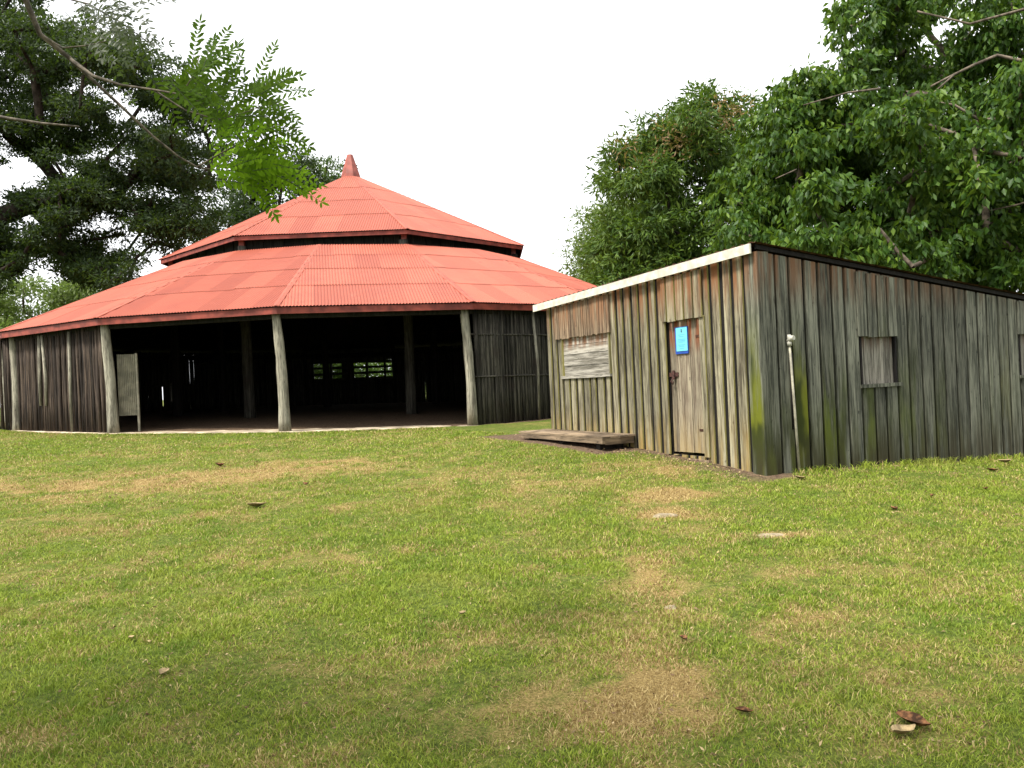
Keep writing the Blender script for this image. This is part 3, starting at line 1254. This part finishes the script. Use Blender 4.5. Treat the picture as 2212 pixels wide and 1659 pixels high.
# notice on the door
m = MB()
SG = thing('notice_sign', 'small cyan notice with a blue edge fixed to the shed door', 'sign', LP(1.535, .02, 2.12))
m.box(C0, DL, -DR, UP, 1.395, 1.675, -.004, .012, 1.925, 2.315)
m.build('backing', M['sign_frame'], SG)
m = MB()
m.box(C0, DL, -DR, UP, 1.40, 1.645, .0125, .018, 1.965, 2.305)
m.build('face', M['sign_face'], SG)
m = MB()
V, F = [], []
cc, cz = 1.52, 2.262
for dt, dz in ((0, .022), (.008, .018), (.010, .008), (.006, .0), (.017, -.018), (.008, -.02), (.004, -.036), (-.004, -.036), (-.008, -.02), (-.017, -.018), (-.006, .0), (-.010, .008), (-.008, .018)):
    V.append(LP(cc + dt, .0195, cz + dz))
k = len(V)
V += [v + DR * .0012 for v in V]
F = [tuple(range(k)), tuple(range(k, 2 * k))[::-1]] + [(i, (i + 1) % k, (i + 1) % k + k, i + k) for i in range(k)]
m.add(V, F)
m.build('emblem', M['ink'], SG)
m = MB()
for zz, w in ((2.195, .075), (2.17, .05), (2.13, .085), (2.11, .085), (2.09, .07), (2.05, .08), (2.03, .06), (2.0, .04)):
    m.box(C0, DL, -DR, UP, 1.52 - w, 1.52 + w, .0185, .0193, zz, zz + .007)
m.build('print', M['ink_soft'], SG)

# standpipe in front of the mossy wall
PI_ = thing('standpipe', 'thin cream pipe with a pale cap standing against the mossy shed wall', 'pipe', RPt(.52, .075, .28))
m = MB()
m.tube([RPt(.50, .08, .2), RPt(.47, .075, 1.1), RPt(.44, .065, 1.96)], [.017, .016, .015], 10)
m.build('pipe', M['pipe'], PI_)
m = MB()
m.tube([RPt(.44, .065, 1.93), RPt(.44, .065, 2.0)], [.030, .030], 10)
m.tube([RPt(.44, .05, 1.985), RPt(.45, .10, 2.03), RPt(.455, .13, 2.03)], [.034, .040, .030], 10)
m.tube([RPt(.44, .065, 2.0), RPt(.44, .065, 2.075)], [.028, .022], 10)
m.build('tap_fitting', M['fitting'], PI_)
m = MB()
m.tube([RPt(.47, .045, .85), RPt(.475, .045, 1.84)], [.024, .024], 8)
m.build('bracket_batten', M['board_gap'], PI_)

# platform
DK = thing('wooden_platform', 'low brown plank platform lying along the shed wall below the boarded window', 'platform', LP(4.2, .35, .5))
m = MB()
for i in range(4):
    o0 = .045 + i * .155
    m.box(C0, DL, -DR, UP, 2.72 + R.uniform(-.02, .02), 5.5 + R.uniform(-.03, .03), o0, o0 + .148, .692, .722 + R.uniform(-.004, .004))
m.build('deck_boards', M['deck_wood'], DK)
m = MB()
m.box(C0, DL, -DR, UP, 2.74, 5.45, .60, .655, .61, .690)
m.box(C0, DL, -DR, UP, 2.74, 2.79, .06, .598, .59, .690)
m.box(C0, DL, -DR, UP, 5.40, 5.45, .06, .598, .59, .690)
m.build('side_boards', M['deck_wood'], DK)
for t in (2.95, 4.1, 5.2):
    m = MB()
    m.box(C0, DL, -DR, UP, t, t + .12, .12, .56, .42, .588)
    m.build('bearer', M['shaded_wood'], DK)


# ---------------------------------------------------------------- trees
def leaf_mesh(pos, dirn, L, W, fold=.25, droop=.0):
    """folded kite leaves, one island each"""
    n = len(pos)
    dirn = dirn / np.linalg.norm(dirn, axis=1)[:, None]
    rv = rng.normal(size=(n, 3))
    side = np.cross(dirn, rv)
    side /= np.linalg.norm(side, axis=1)[:, None] + 1e-9
    nr = np.cross(side, dirn)
    L = L[:, None]
    W = W[:, None]
    a = pos
    m1 = pos + dirn * L * .45 + side * W / 2 + nr * W * fold
    m2 = pos + dirn * L * .45 - side * W / 2 + nr * W * fold
    tip = pos + dirn * L - nr * L * droop
    V = np.stack([a, m1, tip, m2], 1).reshape(-1, 3)
    i = np.arange(n)[:, None] * 4
    F = np.concatenate([i + np.array([[0, 1, 2]]), i + np.array([[0, 2, 3]])])
    return V, F


def in_poly(px, py, poly):
    c = np.zeros(len(px), bool)
    j = len(poly) - 1
    for i in range(len(poly)):
        xi, yi = poly[i]
        xj, yj = poly[j]
        c ^= ((yi > py) != (yj > py)) & (px < (xj - xi) * (py - yi) / (yj - yi + 1e-12) + xi)
        j = i
    return c


def clumps_in(poly, d0, d1, n, rad, seed, flat=.7, power=1.0):
    """clumps of real depth filling the volume whose outline is poly"""
    g = np.random.default_rng(seed)
    us, vs = [p[0] for p in poly], [p[1] for p in poly]
    out = []
    while len(out) < n:
        u, v = g.uniform(min(us), max(us)), g.uniform(min(vs), max(vs))
        if not in_poly(np.array([u]), np.array([v]), poly)[0]:
            continue
        d = d0 + (d1 - d0) * g.random() ** power
        r = rad * g.uniform(.65, 1.3)
        out.append((P(u, v, d), np.array((r, r, r * flat))))
    return out


def skeleton(mb_, base, fork, clumps, rtip, seed, rtrunk, bend=.15, nside=7):
    g = np.random.default_rng(seed)
    nodes = [np.asarray(base, float), (np.asarray(base, float) * .55 + np.asarray(fork, float) * .45) + g.normal(0, .15, 3) * (1, 1, 0), np.asarray(fork, float)]
    par = [-1, 0, 1]
    cs = sorted([c[0] for c in clumps], key=lambda c: np.linalg.norm(c - fork))
    for c in cs:
        best, bi = 1e9, 2
        for i in range(2, len(nodes)):
            dd = np.linalg.norm(nodes[i] - c)
            pen = dd + .25 * np.linalg.norm(nodes[i] - fork)
            if pen < best:
                best, bi = pen, i
        a = nodes[bi]
        L = np.linalg.norm(c - a)
        k = max(1, int(L / 1.6))
        prev = bi
        for j in range(1, k + 1):
            f = j / k
            p = a + (c - a) * f + g.normal(0, bend * L * .25, 3) * (0 if j == k else 1) + UP * (.12 * L * math.sin(math.pi * f))
            nodes.append(p)
            par.append(prev)
            prev = len(nodes) - 1
    cnt = [0] * len(nodes)
    haschild = [False] * len(nodes)
    for i in range(len(nodes)):
        if par[i] >= 0:
            haschild[par[i]] = True
    for i in range(len(nodes)):
        if not haschild[i]:
            j = i
            while j >= 0:
                cnt[j] += 1
                j = par[j]
    tot = max(cnt)
    rad = [max(rtip, rtrunk * (c / tot) ** .5) for c in cnt]
    for i in range(1, len(nodes)):
        a, b = nodes[par[i]], nodes[i]
        r0 = rad[par[i]] if par[i] <= 2 and i <= 2 else min(rad[par[i]], rad[i] * 1.25)
        mid = (a + b) / 2 + g.normal(0, .02 * np.linalg.norm(b - a), 3)
        mb_.tube([a, mid, b], [r0, (r0 + rad[i]) / 2, rad[i]], nside if rad[i] > .04 else 5, False)


def foliage(clumps, per, sub, sig, L, W, down=0.0, outward=.6, fold=.25, seed=0, trim=None, flat=.6):
    g = np.random.default_rng(seed)
    PS, DS = [], []
    for c, r in clumps:
        k = max(3, int(sub * g.uniform(.7, 1.3)))
        dr = g.normal(size=(k, 3))
        dr /= np.linalg.norm(dr, axis=1)[:, None]
        sc = c + dr * r * (g.random((k, 1)) ** .4)
        n = int(per * (r[0] ** 1.0))
        w = g.integers(0, k, n)
        p = sc[w] + g.normal(0, sig, (n, 3)) * (1, 1, flat)
        PS.append(p)
        d = (p - c) / r * outward + g.normal(0, .6, (n, 3))
        d[:, 2] -= down
        DS.append(d)
    p, d = np.concatenate(PS), np.concatenate(DS)
    n = len(p)
    return leaf_mesh(p, d, L * g.uniform(.65, 1.25, n), W * g.uniform(.7, 1.2, n), fold)


def tree(name, label, cat, base, fork, clumps, bark, leafmat, rtrunk, rtip, per, sub, sig, L, W, down=0., outward=.6, fold=.25, seed=0, group=None, extra=None, flat=.6):
    base = np.array((base[0], base[1], float(gh(base[0], base[1])) - .1))
    root = thing(name, label, cat, base, group)
    mb_ = MB()
    skeleton(mb_, base, fork, clumps, rtip, seed + 1, rtrunk)
    mb_.build('trunk', bark, root)
    V, F = foliage(clumps, per, sub, sig, L, W, down, outward, fold, seed, None, flat)
    np_mesh('crown', V, F, leafmat, root)
    if extra:
        cl2, mat2, per2, L2, W2 = extra
        V, F = foliage(cl2, per2, 6, .25, L2, W2, 0, .8, fold, seed + 9)
        o = np_mesh('new_leaves', V, F, mat2, root)
        o['label'] = 'tufts of reddish new leaves'
    return root


# big broad-leaved tree behind the shed, right
poly = [(1800, 60), (1850, 20), (1900, -60), (2500, -120), (2500, 700), (2100, 640), (1900, 600), (1640, 560), (1590, 480), (1600, 380), (1640, 280), (1700, 220), (1800, 170), (1860, 120)]
cl_ = clumps_in(poly, 17, 24, 170, .85, 11)
cl_ += clumps_in([(2060, 330), (2300, 300), (2300, 640), (2060, 560)], 17, 22, 34, .75, 13)
cl_ += clumps_in([(1620, 330), (1700, 250), (1800, 200), (1860, 260), (1760, 420), (1630, 480)], 18, 22, 26, .8, 14)
edge = [(1600, 500), (1590, 440), (1620, 360), (1650, 290), (1700, 235), (1760, 205), (1820, 165), (1880, 130), (1830, 60), (1870, 40), (1900, 90), (1650, 480), (1680, 540), (1930, 40), (1590, 540), (1950, 110)]
cl_ += [(P(u, v, 17.5 + (i % 4) * .6), np.array((.72, .72, .5))) for i, (u, v) in enumerate(edge)]
cl_ += clumps_in([(1650, 350), (1900, 200), (2450, 120), (2450, 660), (1750, 560)], 14.5, 17, 60, .6, 12)
BT = tree('broadleaf_tree', 'huge broad leaved tree with drooping glossy leaves filling the upper right', 'tree', P(2480, 800, 20), P(2420, 560, 20), cl_,
     M['bark'], M['leaf_big'], .42, .016, 680, 13, .13, .185, .09, down=1.15, outward=.35, fold=.22, seed=21)

for ln, r in ((((2260, 150), (2212, 131), (2152, 118), (2100, 140), (2061, 159), (2010, 185)), .045), (((2260, 250), (2212, 254), (2116, 258), (2048, 290), (2003, 308), (1935, 344)), .05),
              (((2116, 258), (2060, 225), (2003, 217), (1916, 245)), .03), (((2150, 330), (2061, 376), (1990, 370), (1953, 362)), .035), (((1900, 190), (1830, 199), (1735, 226)), .022),
              (((2061, 159), (2020, 195), (1970, 240)), .02), (((2260, 10), (2212, 18), (2093, 50), (1980, 23)), .035), (((2260, 420), (2200, 440), (2130, 455)), .025), (((1720, 365), (1675, 385)), .015)):
    m = MB()
    m.tube([P(u, v, 15.9 + .12 * math.sin(i * 2.1 + u)) for i, (u, v) in enumerate(ln)], [r * (1 - .7 * i / len(ln)) for i in range(len(ln))], 7, True, .05)
    m.build('limb', M['bark'], BT)

# mango-like tree between the pavilion and the shed
poly = [(1335, 340), (1400, 300), (1480, 240), (1545, 222), (1610, 260), (1680, 330), (1700, 640), (1330, 640), (1310, 520), (1350, 430)]
cl_ = clumps_in(poly, 29, 36, 110, 1.15, 31)
cl_ += [(P(u, v, 31), np.array((.6, .6, .5))) for u, v in ((1335, 325), (1400, 285), (1440, 262), (1480, 232), (1520, 215), (1560, 220), (1600, 238), (1345, 400), (1320, 470), (1310, 540))]
new = [(P(u, v, 29.6), np.array((.5, .5, .3))) for u, v in ((1560, 225), (1530, 262), (1500, 270), (1470, 300), (1440, 320), (1345, 322), (1575, 262), (1500, 330), (1600, 240), (1390, 370), (1440, 285))]
tree('mango_tree', 'dense rounded mango tree with reddish leaf tips between the pavilion and the shed roof', 'tree', P(1500, 900, 32), P(1490, 560, 32.5), cl_,
     M['bark_dark'], M['leaf_mango'], .4, .03, 620, 16, .22, .30, .085, down=.5, outward=.8, seed=33, extra=(new, M['leaf_new'], 150, .24, .06))

# paler tree behind the mango tree, to its left
poly = [(1262, 500), (1290, 455), (1340, 430), (1400, 470), (1420, 640), (1250, 640), (1240, 590)]
cl_ = clumps_in(poly, 40, 46, 46, 1.2, 41)
tree('olive_tree', 'pale olive feathery tree just right of the pavilion roof', 'tree', P(1340, 900, 43), P(1340, 620, 43), cl_,
     M['bark'], M['leaf_pale'], .35, .03, 420, 14, .35, .26, .08, down=.3, outward=.5, seed=43)

# spreading rain tree, upper left
top = [(0, -60), (60, 10), (150, 60), (260, 100), (350, 150), (440, 200), (470, 260), (430, 300), (330, 250), (200, 200), (60, 160), (-80, 100), (-300, 60), (-300, -80)]
cl_ = clumps_in(top, 33, 43, 88, 1.5, 51, .38)
mid = [(-250, 120), (60, 170), (250, 230), (420, 290), (500, 330), (420, 380), (280, 330), (150, 330), (0, 350), (-250, 330)]
cl_ += clumps_in(mid, 33, 43, 76, 1.4, 52, .38)
for poly, n, sd in (([(60, 400), (200, 370), (290, 390), (280, 440), (150, 460), (60, 440)], 15, 53), ([(300, 440), (380, 430), (470, 470), (440, 520), (330, 500)], 12, 54),
                    ([(-100, 480), (30, 470), (150, 500), (240, 530), (230, 600), (60, 580), (-100, 640)], 24, 55), ([(130, 560), (230, 570), (240, 610), (150, 620)], 6, 56),
                    ([(-200, 350), (10, 470), (20, 650), (-200, 700)], 22, 57), ([(300, 300), (420, 320), (460, 400), (380, 410), (300, 370)], 12, 58)):
    cl_ += clumps_in(poly, 34, 42, int(n * 2.1), .72, sd, .45)
cl_ += clumps_in([(60, 440), (300, 430), (430, 520), (300, 600), (240, 640), (60, 570)], 34, 42, 40, .62, 59, .5)
cl_ += clumps_in([(100, 330), (470, 320), (480, 470), (330, 520), (100, 440)], 34, 42, 26, .7, 60, .5)
tree('rain_tree', 'spreading dark rain tree with layered feathery foliage at the upper left', 'tree', P(-160, 930, 38), P(-110, 560, 38), cl_,
     M['bark_dark'], M['leaf_rain'], .75, .035, 480, 13, .24, .23, .085, down=.1, outward=.5, seed=61, flat=.45)

# dark tree behind the pavilion
poly = [(480, 440), (530, 390), (590, 350), (640, 345), (690, 370), (720, 400), (720, 560), (470, 560)]
cl_ = clumps_in(poly, 52, 58, 40, 1.5, 71)
tree('evergreen_tree', 'dark rounded tree showing above the left slope of the pavilion roof', 'tree', P(600, 880, 56), P(600, 520, 56), cl_,
     M['bark_dark'], M['leaf_dark'], .4, .05, 420, 14, .32, .32, .12, seed=73)
poly = [(690, 350), (712, 345), (720, 370), (745, 400), (745, 470), (690, 470)]
cl_ = clumps_in(poly, 62, 66, 12, .8, 75)
tree('slender_tree', 'thin sparse tree top just left of the roof finial', 'tree', P(715, 870, 64), P(712, 480, 64), cl_,
     M['bark_dark'], M['leaf_mango'], .2, .04, 200, 10, .3, .35, .12, seed=76)
# bushes behind the pavilion, glimpsed through its slatted back wall
for j, (bx, by, lab) in enumerate(((-13.5, 49.0, 'low bush behind the back wall of the pavilion, left of the slatted opening'), (-9.8, 51.0, 'low bush seen through the slatted opening in the back wall of the pavilion'), (-4.5, 50.0, 'low bush behind the back wall of the pavilion, right of the slatted opening'))):
    g_ = np.random.default_rng(200 + j)
    cl_ = [(np.array((bx + g_.normal(0, 1.5), by + g_.normal(0, .8), g_.uniform(1.4, 3.6 + .8 * (j != 1)))), np.array((.9, .9, .7))) for _ in range(18)]
    tree('bush', lab, 'bush', (bx, by), np.array((bx, by, 1.3)), cl_, M['bark_dark'], M['leaf_mango'], .12, .03, 480, 10, .25, .25, .1, seed=210 + j, group='bushes behind the pavilion')

# light green tree, far left behind
poly = [(-60, 620), (60, 605), (130, 590), (190, 620), (170, 720), (-60, 760)]
cl_ = clumps_in(poly, 50, 58, 34, 1.3, 81, .6)
tree('hedge_tree', 'low light green tree far behind the left end of the pavilion roof', 'tree', P(60, 880, 54), P(60, 760, 54), cl_,
     M['bark'], M['leaf_pale'], .3, .04, 380, 12, .35, .32, .11, seed=83)

# tree beside the camera: only one limb hangs into view, with compound leaves
NT_ = thing('overhanging_tree', 'near tree branch with fresh feathery compound leaves hanging in at the upper left', 'tree', (-4.6, 2.4, float(gh(-4.6, 2.4)) - .05))
m = MB()
main = [P(-240, -300, 3.7), P(-60, -150, 3.8), P(45, -20, 3.9), P(85, 75, 4.0), P(150, 128, 4.05), P(200, 175, 4.1), P(262, 232, 4.15), P(330, 296, 4.2), P(385, 340, 4.25), P(425, 362, 4.3), P(480, 372, 4.35), P(540, 362, 4.4)]
m.tube([(-4.6, 2.4, -.1), (-4.62, 2.45, 1.4), (-4.5, 2.6, 3.0), (-4.2, 2.9, 4.4), (-3.9, 3.2, 5.4)], [.19, .15, .13, .10, .05], 12, True, .04)
m.tube([(-4.2, 2.9, 4.4), (-3.7, 3.3, 4.75), main[0]], [.06, .045, .030], 9)
m.tube(main, [.030, .021, .015, .013, .012, .0095, .0080, .0070, .0060, .0050, .004, .003], 8)


def twig(pts, r0, r1):
    m.tube(pts, [r0 + (r1 - r0) * i / (len(pts) - 1) for i in range(len(pts))], 6)


twig([P(85, 75, 4.0), P(135, 105, 4.0), P(185, 100, 3.95), P(230, 90, 3.95)], .006, .002)
twig([P(150, 128, 4.05), P(200, 165, 4.0), P(260, 185, 3.95), P(330, 195, 3.95), P(390, 205, 3.9), P(440, 225, 3.9)], .009, .003)
twig([P(390, 205, 3.9), P(420, 160, 3.9), P(430, 120, 3.9)], .004, .0015)
twig([P(330, 195, 3.95), P(400, 240, 4.0), P(470, 260, 4.0), P(540, 240, 4.0), P(590, 220, 4.0)], .005, .0015)
twig([P(425, 362, 4.3), P(480, 330, 4.25), P(540, 300, 4.2), P(600, 270, 4.2), P(640, 280, 4.2)], .005, .0015)
twig([P(45, -20, 3.9), P(110, -10, 3.9), P(190, 10, 3.9), P(260, 50, 3.9), P(330, 100, 3.9)], .006, .002)
twig([P(-80, 240, 4.6), P(20, 258, 4.6), P(90, 268, 4.6), P(170, 275, 4.6)], .012, .005)
twig([(-4.5, 2.6, 3.0), P(-260, 200, 4.2), P(-80, 240, 4.6)], .03, .012)
m.build('trunk', M['twig'], NT_)


g_ = np.random.default_rng(77)
cl_ = [(np.array((g_.uniform(-7.5, .5), g_.uniform(-4.5, 1.2), g_.uniform(5.6, 8.0))), np.array((.9, .9, .5))) for _ in range(46)]
V, F = foliage(cl_, 230, 9, .22, .20, .11, .3, .5, .2, 78)
np_mesh('crown', V, F, M['leaf_bright'], NT_)
m = MB()
for c, _ in cl_[::2]:
    m.tube([(-4.2, 2.9, 4.4), (np.array((-4.2, 2.9, 4.4)) + c) / 2 + UP * .3, c], [.05, .035, .012], 6, False)
m.build('limbs', M['bark'], NT_)


def fronds(lst, mat, name, seed, lsz=.050, pairs=11):
    g = np.random.default_rng(seed)
    PS, DS, LL, SD = [], [], [], []
    st = MB()
    for o, d, L in lst:
        d = d / np.linalg.norm(d)
        up = np.array((g.normal(0, .35), -1.0, .45 + g.normal(0, .4)))
        s = np.cross(d, up)
        s /= np.linalg.norm(s)
        pr = []
        for i in range(pairs + 1):
            f = i / pairs
            p = o + d * L * f - UP * L * .12 * f * f
            pr.append(p)
            if i == 0:
                continue
            sz = lsz * (1.0 if f < .8 else 1.15 - .3 * f) * g.uniform(.85, 1.15)
            for sg in (1, -1):
                dd = s * sg + d * .55 + g.normal(0, .12, 3)
                PS.append(p)
                DS.append(dd)
                LL.append(sz)
                SD.append(d)
        PS.append(pr[-1])
        DS.append(d)
        LL.append(lsz)
        SD.append(s)
        st.tube([pr[0], pr[len(pr) // 2], pr[-1]], [.0018, .0014, .0008], 4, False)
    p, d, LL, SD = np.array(PS), np.array(DS), np.array(LL), np.array(SD)
    d = d / np.linalg.norm(d, axis=1)[:, None]
    n = len(p)
    side = SD - d * (SD * d).sum(1)[:, None]
    side /= np.linalg.norm(side, axis=1)[:, None]
    L = LL[:, None]
    W = L * .34
    nr = np.cross(side, d)
    V = np.stack([p, p + d * L * .3 + side * W * .42, p + d * L * .68 + side * W * .45, p + d * L, p + d * L * .68 - side * W * .45, p + d * L * .3 - side * W * .42], 1).reshape(-1, 3)
    i = np.arange(n)[:, None] * 6
    F = np.concatenate([i + np.array([[0, 1, 2, 5]]), i + np.array([[2, 3, 4, 5]])])
    o = np_mesh(name, V, F, mat, NT_)
    tag(st.build('leaf_stalk', M['leaf_shade'], o), kind='stuff')
    return o


def frond_set(areas, seed):
    g = np.random.default_rng(seed)
    out = []
    for (u0, v0, u1, v1, n, ang, dep) in areas:
        for _ in range(n):
            u, v = g.uniform(u0, u1), g.uniform(v0, v1)
            dd = dep + g.normal(0, .15)
            o = P(u, v, dd)
            a = math.radians(ang + g.normal(0, 28))
            d = np.array((math.cos(a), g.normal(0, .35), math.sin(a)))
            out.append((o, d, g.uniform(.20, .32)))
    return out


# areas: box of stalk origins, count, heading in degrees (0 = to the right, 90 = up)
fronds(frond_set([(400, 130, 440, 180, 5, 62, 3.9), (430, 200, 500, 260, 8, 35, 4.0), (500, 190, 560, 250, 7, 30, 4.0), (510, 230, 570, 270, 7, -15, 4.1), (540, 200, 570, 230, 3, 5, 4.1),
                  (320, 140, 390, 200, 7, -25, 3.9), (340, 170, 440, 230, 8, 30, 4.0), (440, 240, 520, 290, 6, -5, 4.1)], 91), M['leaf_mid'], 'leaves', 92)
fronds(frond_set([(440, 345, 520, 375, 11, 18, 4.2), (470, 310, 560, 350, 12, 5, 4.25), (500, 340, 570, 380, 9, -18, 4.3), (430, 290, 500, 340, 6, 45, 4.2), (440, 370, 500, 400, 4, -30, 4.2)], 93), M['leaf_bright'], 'leaves', 94, .050)
o = fronds(frond_set([(120, -20, 240, 40, 10, -20, 3.8), (190, 20, 300, 70, 6, -15, 3.85), (150, 60, 260, 100, 4, -10, 3.85), (140, -30, 330, 10, 7, -60, 3.8)], 95), M['leaf_shade'], 'leaves', 96, .036, 8)
o['label'] = 'leaves near the top edge, coloured dark like silhouettes against the sky'


# ---------------------------------------------------------------- litter on the lawn
def dead_leaf(u, v, size, mat, label, grp, name='fallen_leaf', cat='leaf'):
    p = G(u, v)
    z = float(gh(p[0], p[1])) + .018
    nseg = 6
    a = R.uniform(0, 6.28)
    d = np.array((math.cos(a), math.sin(a), 0))
    s = np.array((-d[1], d[0], 0))
    V, F = [], []
    curl = R.uniform(.3, .7)
    for i in range(nseg + 1):
        f = i / nseg
        w = size * .32 * math.sin(math.pi * min(.97, max(.05, f)) ** .8)
        c = np.array((p[0], p[1], z)) + d * size * (f - .5) + UP * size * curl * (f - .5) ** 2 * 1.3
        V += [c - s * w + UP * w * .7, c, c + s * w + UP * w * .6]
    for i in range(nseg):
        F += [(3 * i, 3 * i + 1, 3 * i + 4, 3 * i + 3), (3 * i + 1, 3 * i + 2, 3 * i + 5, 3 * i + 4)]
    k = len(V)
    V += [t - UP * .0015 for t in V]
    F += [tuple(j + k for j in f[::-1]) for f in F]
    m = MB()
    m.add(V, F, True)
    o = m.build(name, mat, None, (p[0], p[1], z))
    return tag(o, label, cat, grp)


GR = 'dead leaves lying on the lawn'
dead_leaf(1975, 1572, .16, M['litter'], 'largest curled brown dead leaf, in the lower right of the lawn', GR)
dead_leaf(1955, 1592, .13, M['litter_pale'], 'pale curled leaf touching the large brown leaf at the lower right', GR)
dead_leaf(1478, 1386, .075, M['litter'], 'small dark brown leaf at the upper edge of the straw coloured patch in front', GR)
dead_leaf(1932, 1102, .12, M['litter'], 'brown leaf on the lawn below the small window of the mossy wall', GR)
dead_leaf(2015, 1073, .09, M['litter'], 'brown leaf on the lawn a little up and right of the one below the window', GR)
dead_leaf(2130, 1058, .10, M['litter'], 'blackish leaf on the lawn near the right edge below the shed', GR)
dead_leaf(476, 1010, .22, M['litter'], 'brown leaf tuft on the lawn below the open front of the pavilion', GR)
dead_leaf(662, 1050, .14, M['litter'], 'brown leaf at the right end of the pale worn strip before the pavilion', GR)
dead_leaf(1610, 1545, .08, M['litter'], 'dark leaf in the greener grass left of the largest brown leaf', GR)
dead_leaf(1000, 1331, .06, M['litter_pale'], 'small pale leaf in the middle of the lawn', GR)
dead_leaf(284, 1385, .06, M['litter_pale'], 'pale leaf alone in the left half of the lawn', GR)
dead_leaf(355, 1462, .09, M['litter_pale'], 'yellowish long leaf in the lower left of the lawn', GR)
dead_leaf(1730, 1036, .14, M['litter_pale'], 'pale leaf lying at the foot of the standpipe', GR)
dead_leaf(2170, 1000, .22, M['litter_pale'], 'long pale leaf at the foot of the shed wall by the right edge', GR)
dead_leaf(2145, 1018, .14, M['litter'], 'dark leaf below the long pale one by the right edge', GR)
dead_leaf(556, 1098, .22, M['litter_pale'], 'flat whitish leaf on the lawn in front of the middle post', GR)


def stone(u, v, sx, sy, sz, label):
    p = G(u, v)
    n, k = 10, 4
    V, F = [], []
    for j in range(k):
        ph = j / (k - 1) * math.pi / 2
        for i in range(n):
            a = 2 * math.pi * i / n
            w = 1 + .18 * math.sin(3 * a + u) + R.uniform(-.06, .06)
            V.append((p[0] + sx * w * math.cos(a) * math.cos(ph * .9), p[1] + sy * w * math.sin(a) * math.cos(ph * .9), p[2] - .01 + sz * math.sin(ph)))
    for j in range(k - 1):
        for i in range(n):
            F.append((j * n + i, j * n + (i + 1) % n, (j + 1) * n + (i + 1) % n, (j + 1) * n + i))
    F.append(tuple(range((k - 1) * n, k * n)))
    m = MB()
    m.add(V, F, True)
    tag(m.build('stone', M['stone'], None, tuple(p)), label, 'stone', 'flat stones in the turf')


stone(1435, 1113, .14, .09, .03, 'flat pale stone in the worn patch leading to the shed door')
stone(1660, 1155, .15, .06, .025, 'long flat pale stone sunk in the grass below the standpipe')
stone(1450, 1311, .05, .04, .02, 'small pale stone in the brownish strip of lawn below the worn patch')

# fine litter of crumbs and bits of leaf
def litter():
    n = 4200
    y = 2.8 + 17 * rng.random(n) ** 1.6
    x = rng.uniform(-1, 1, n) * (.66 * y + .3)
    qx, qy = x - C0[0], y - C0[1]
    ss, tt = qx * DR[0] + qy * DR[1], qx * DL[0] + qy * DL[1]
    k = ~((ss > -.05) & (tt > -.05)) & (np.hypot(x + 5.98, y - 31.44) > 12.3)
    x, y = x[k], y[k]
    # more of it gathered along the door wall of the shed
    e = 260
    t = rng.uniform(0, 2.7, e)
    o = rng.uniform(.08, .6, e)
    q = C0[None, :] + DL[None, :] * t[:, None] - DR[None, :] * o[:, None]
    x, y = np.concatenate([x, q[:, 0]]), np.concatenate([y, q[:, 1]])
    n = len(x)
    p = np.c_[x, y, gh(x, y) + .012]
    d = rng.normal(size=(n, 3)) * (1, 1, .25)
    V, F = leaf_mesh(p, d, .018 * rng.uniform(.5, 1.5, n) + .0016 * y, .009 * rng.uniform(.5, 1.4, n) + .0007 * y, .3)
    t_ = NT('leaf crumbs')
    t_.color(t_.mix(t_.island(), (.09, .04, .02), (.38, .29, .15)))
    t_.rough(.85)
    o = np_mesh('leaf_litter', V, F, t_.m)
    tag(o, 'fine brown and straw coloured bits of leaf scattered over the lawn', 'leaf litter', kind='stuff')


litter()
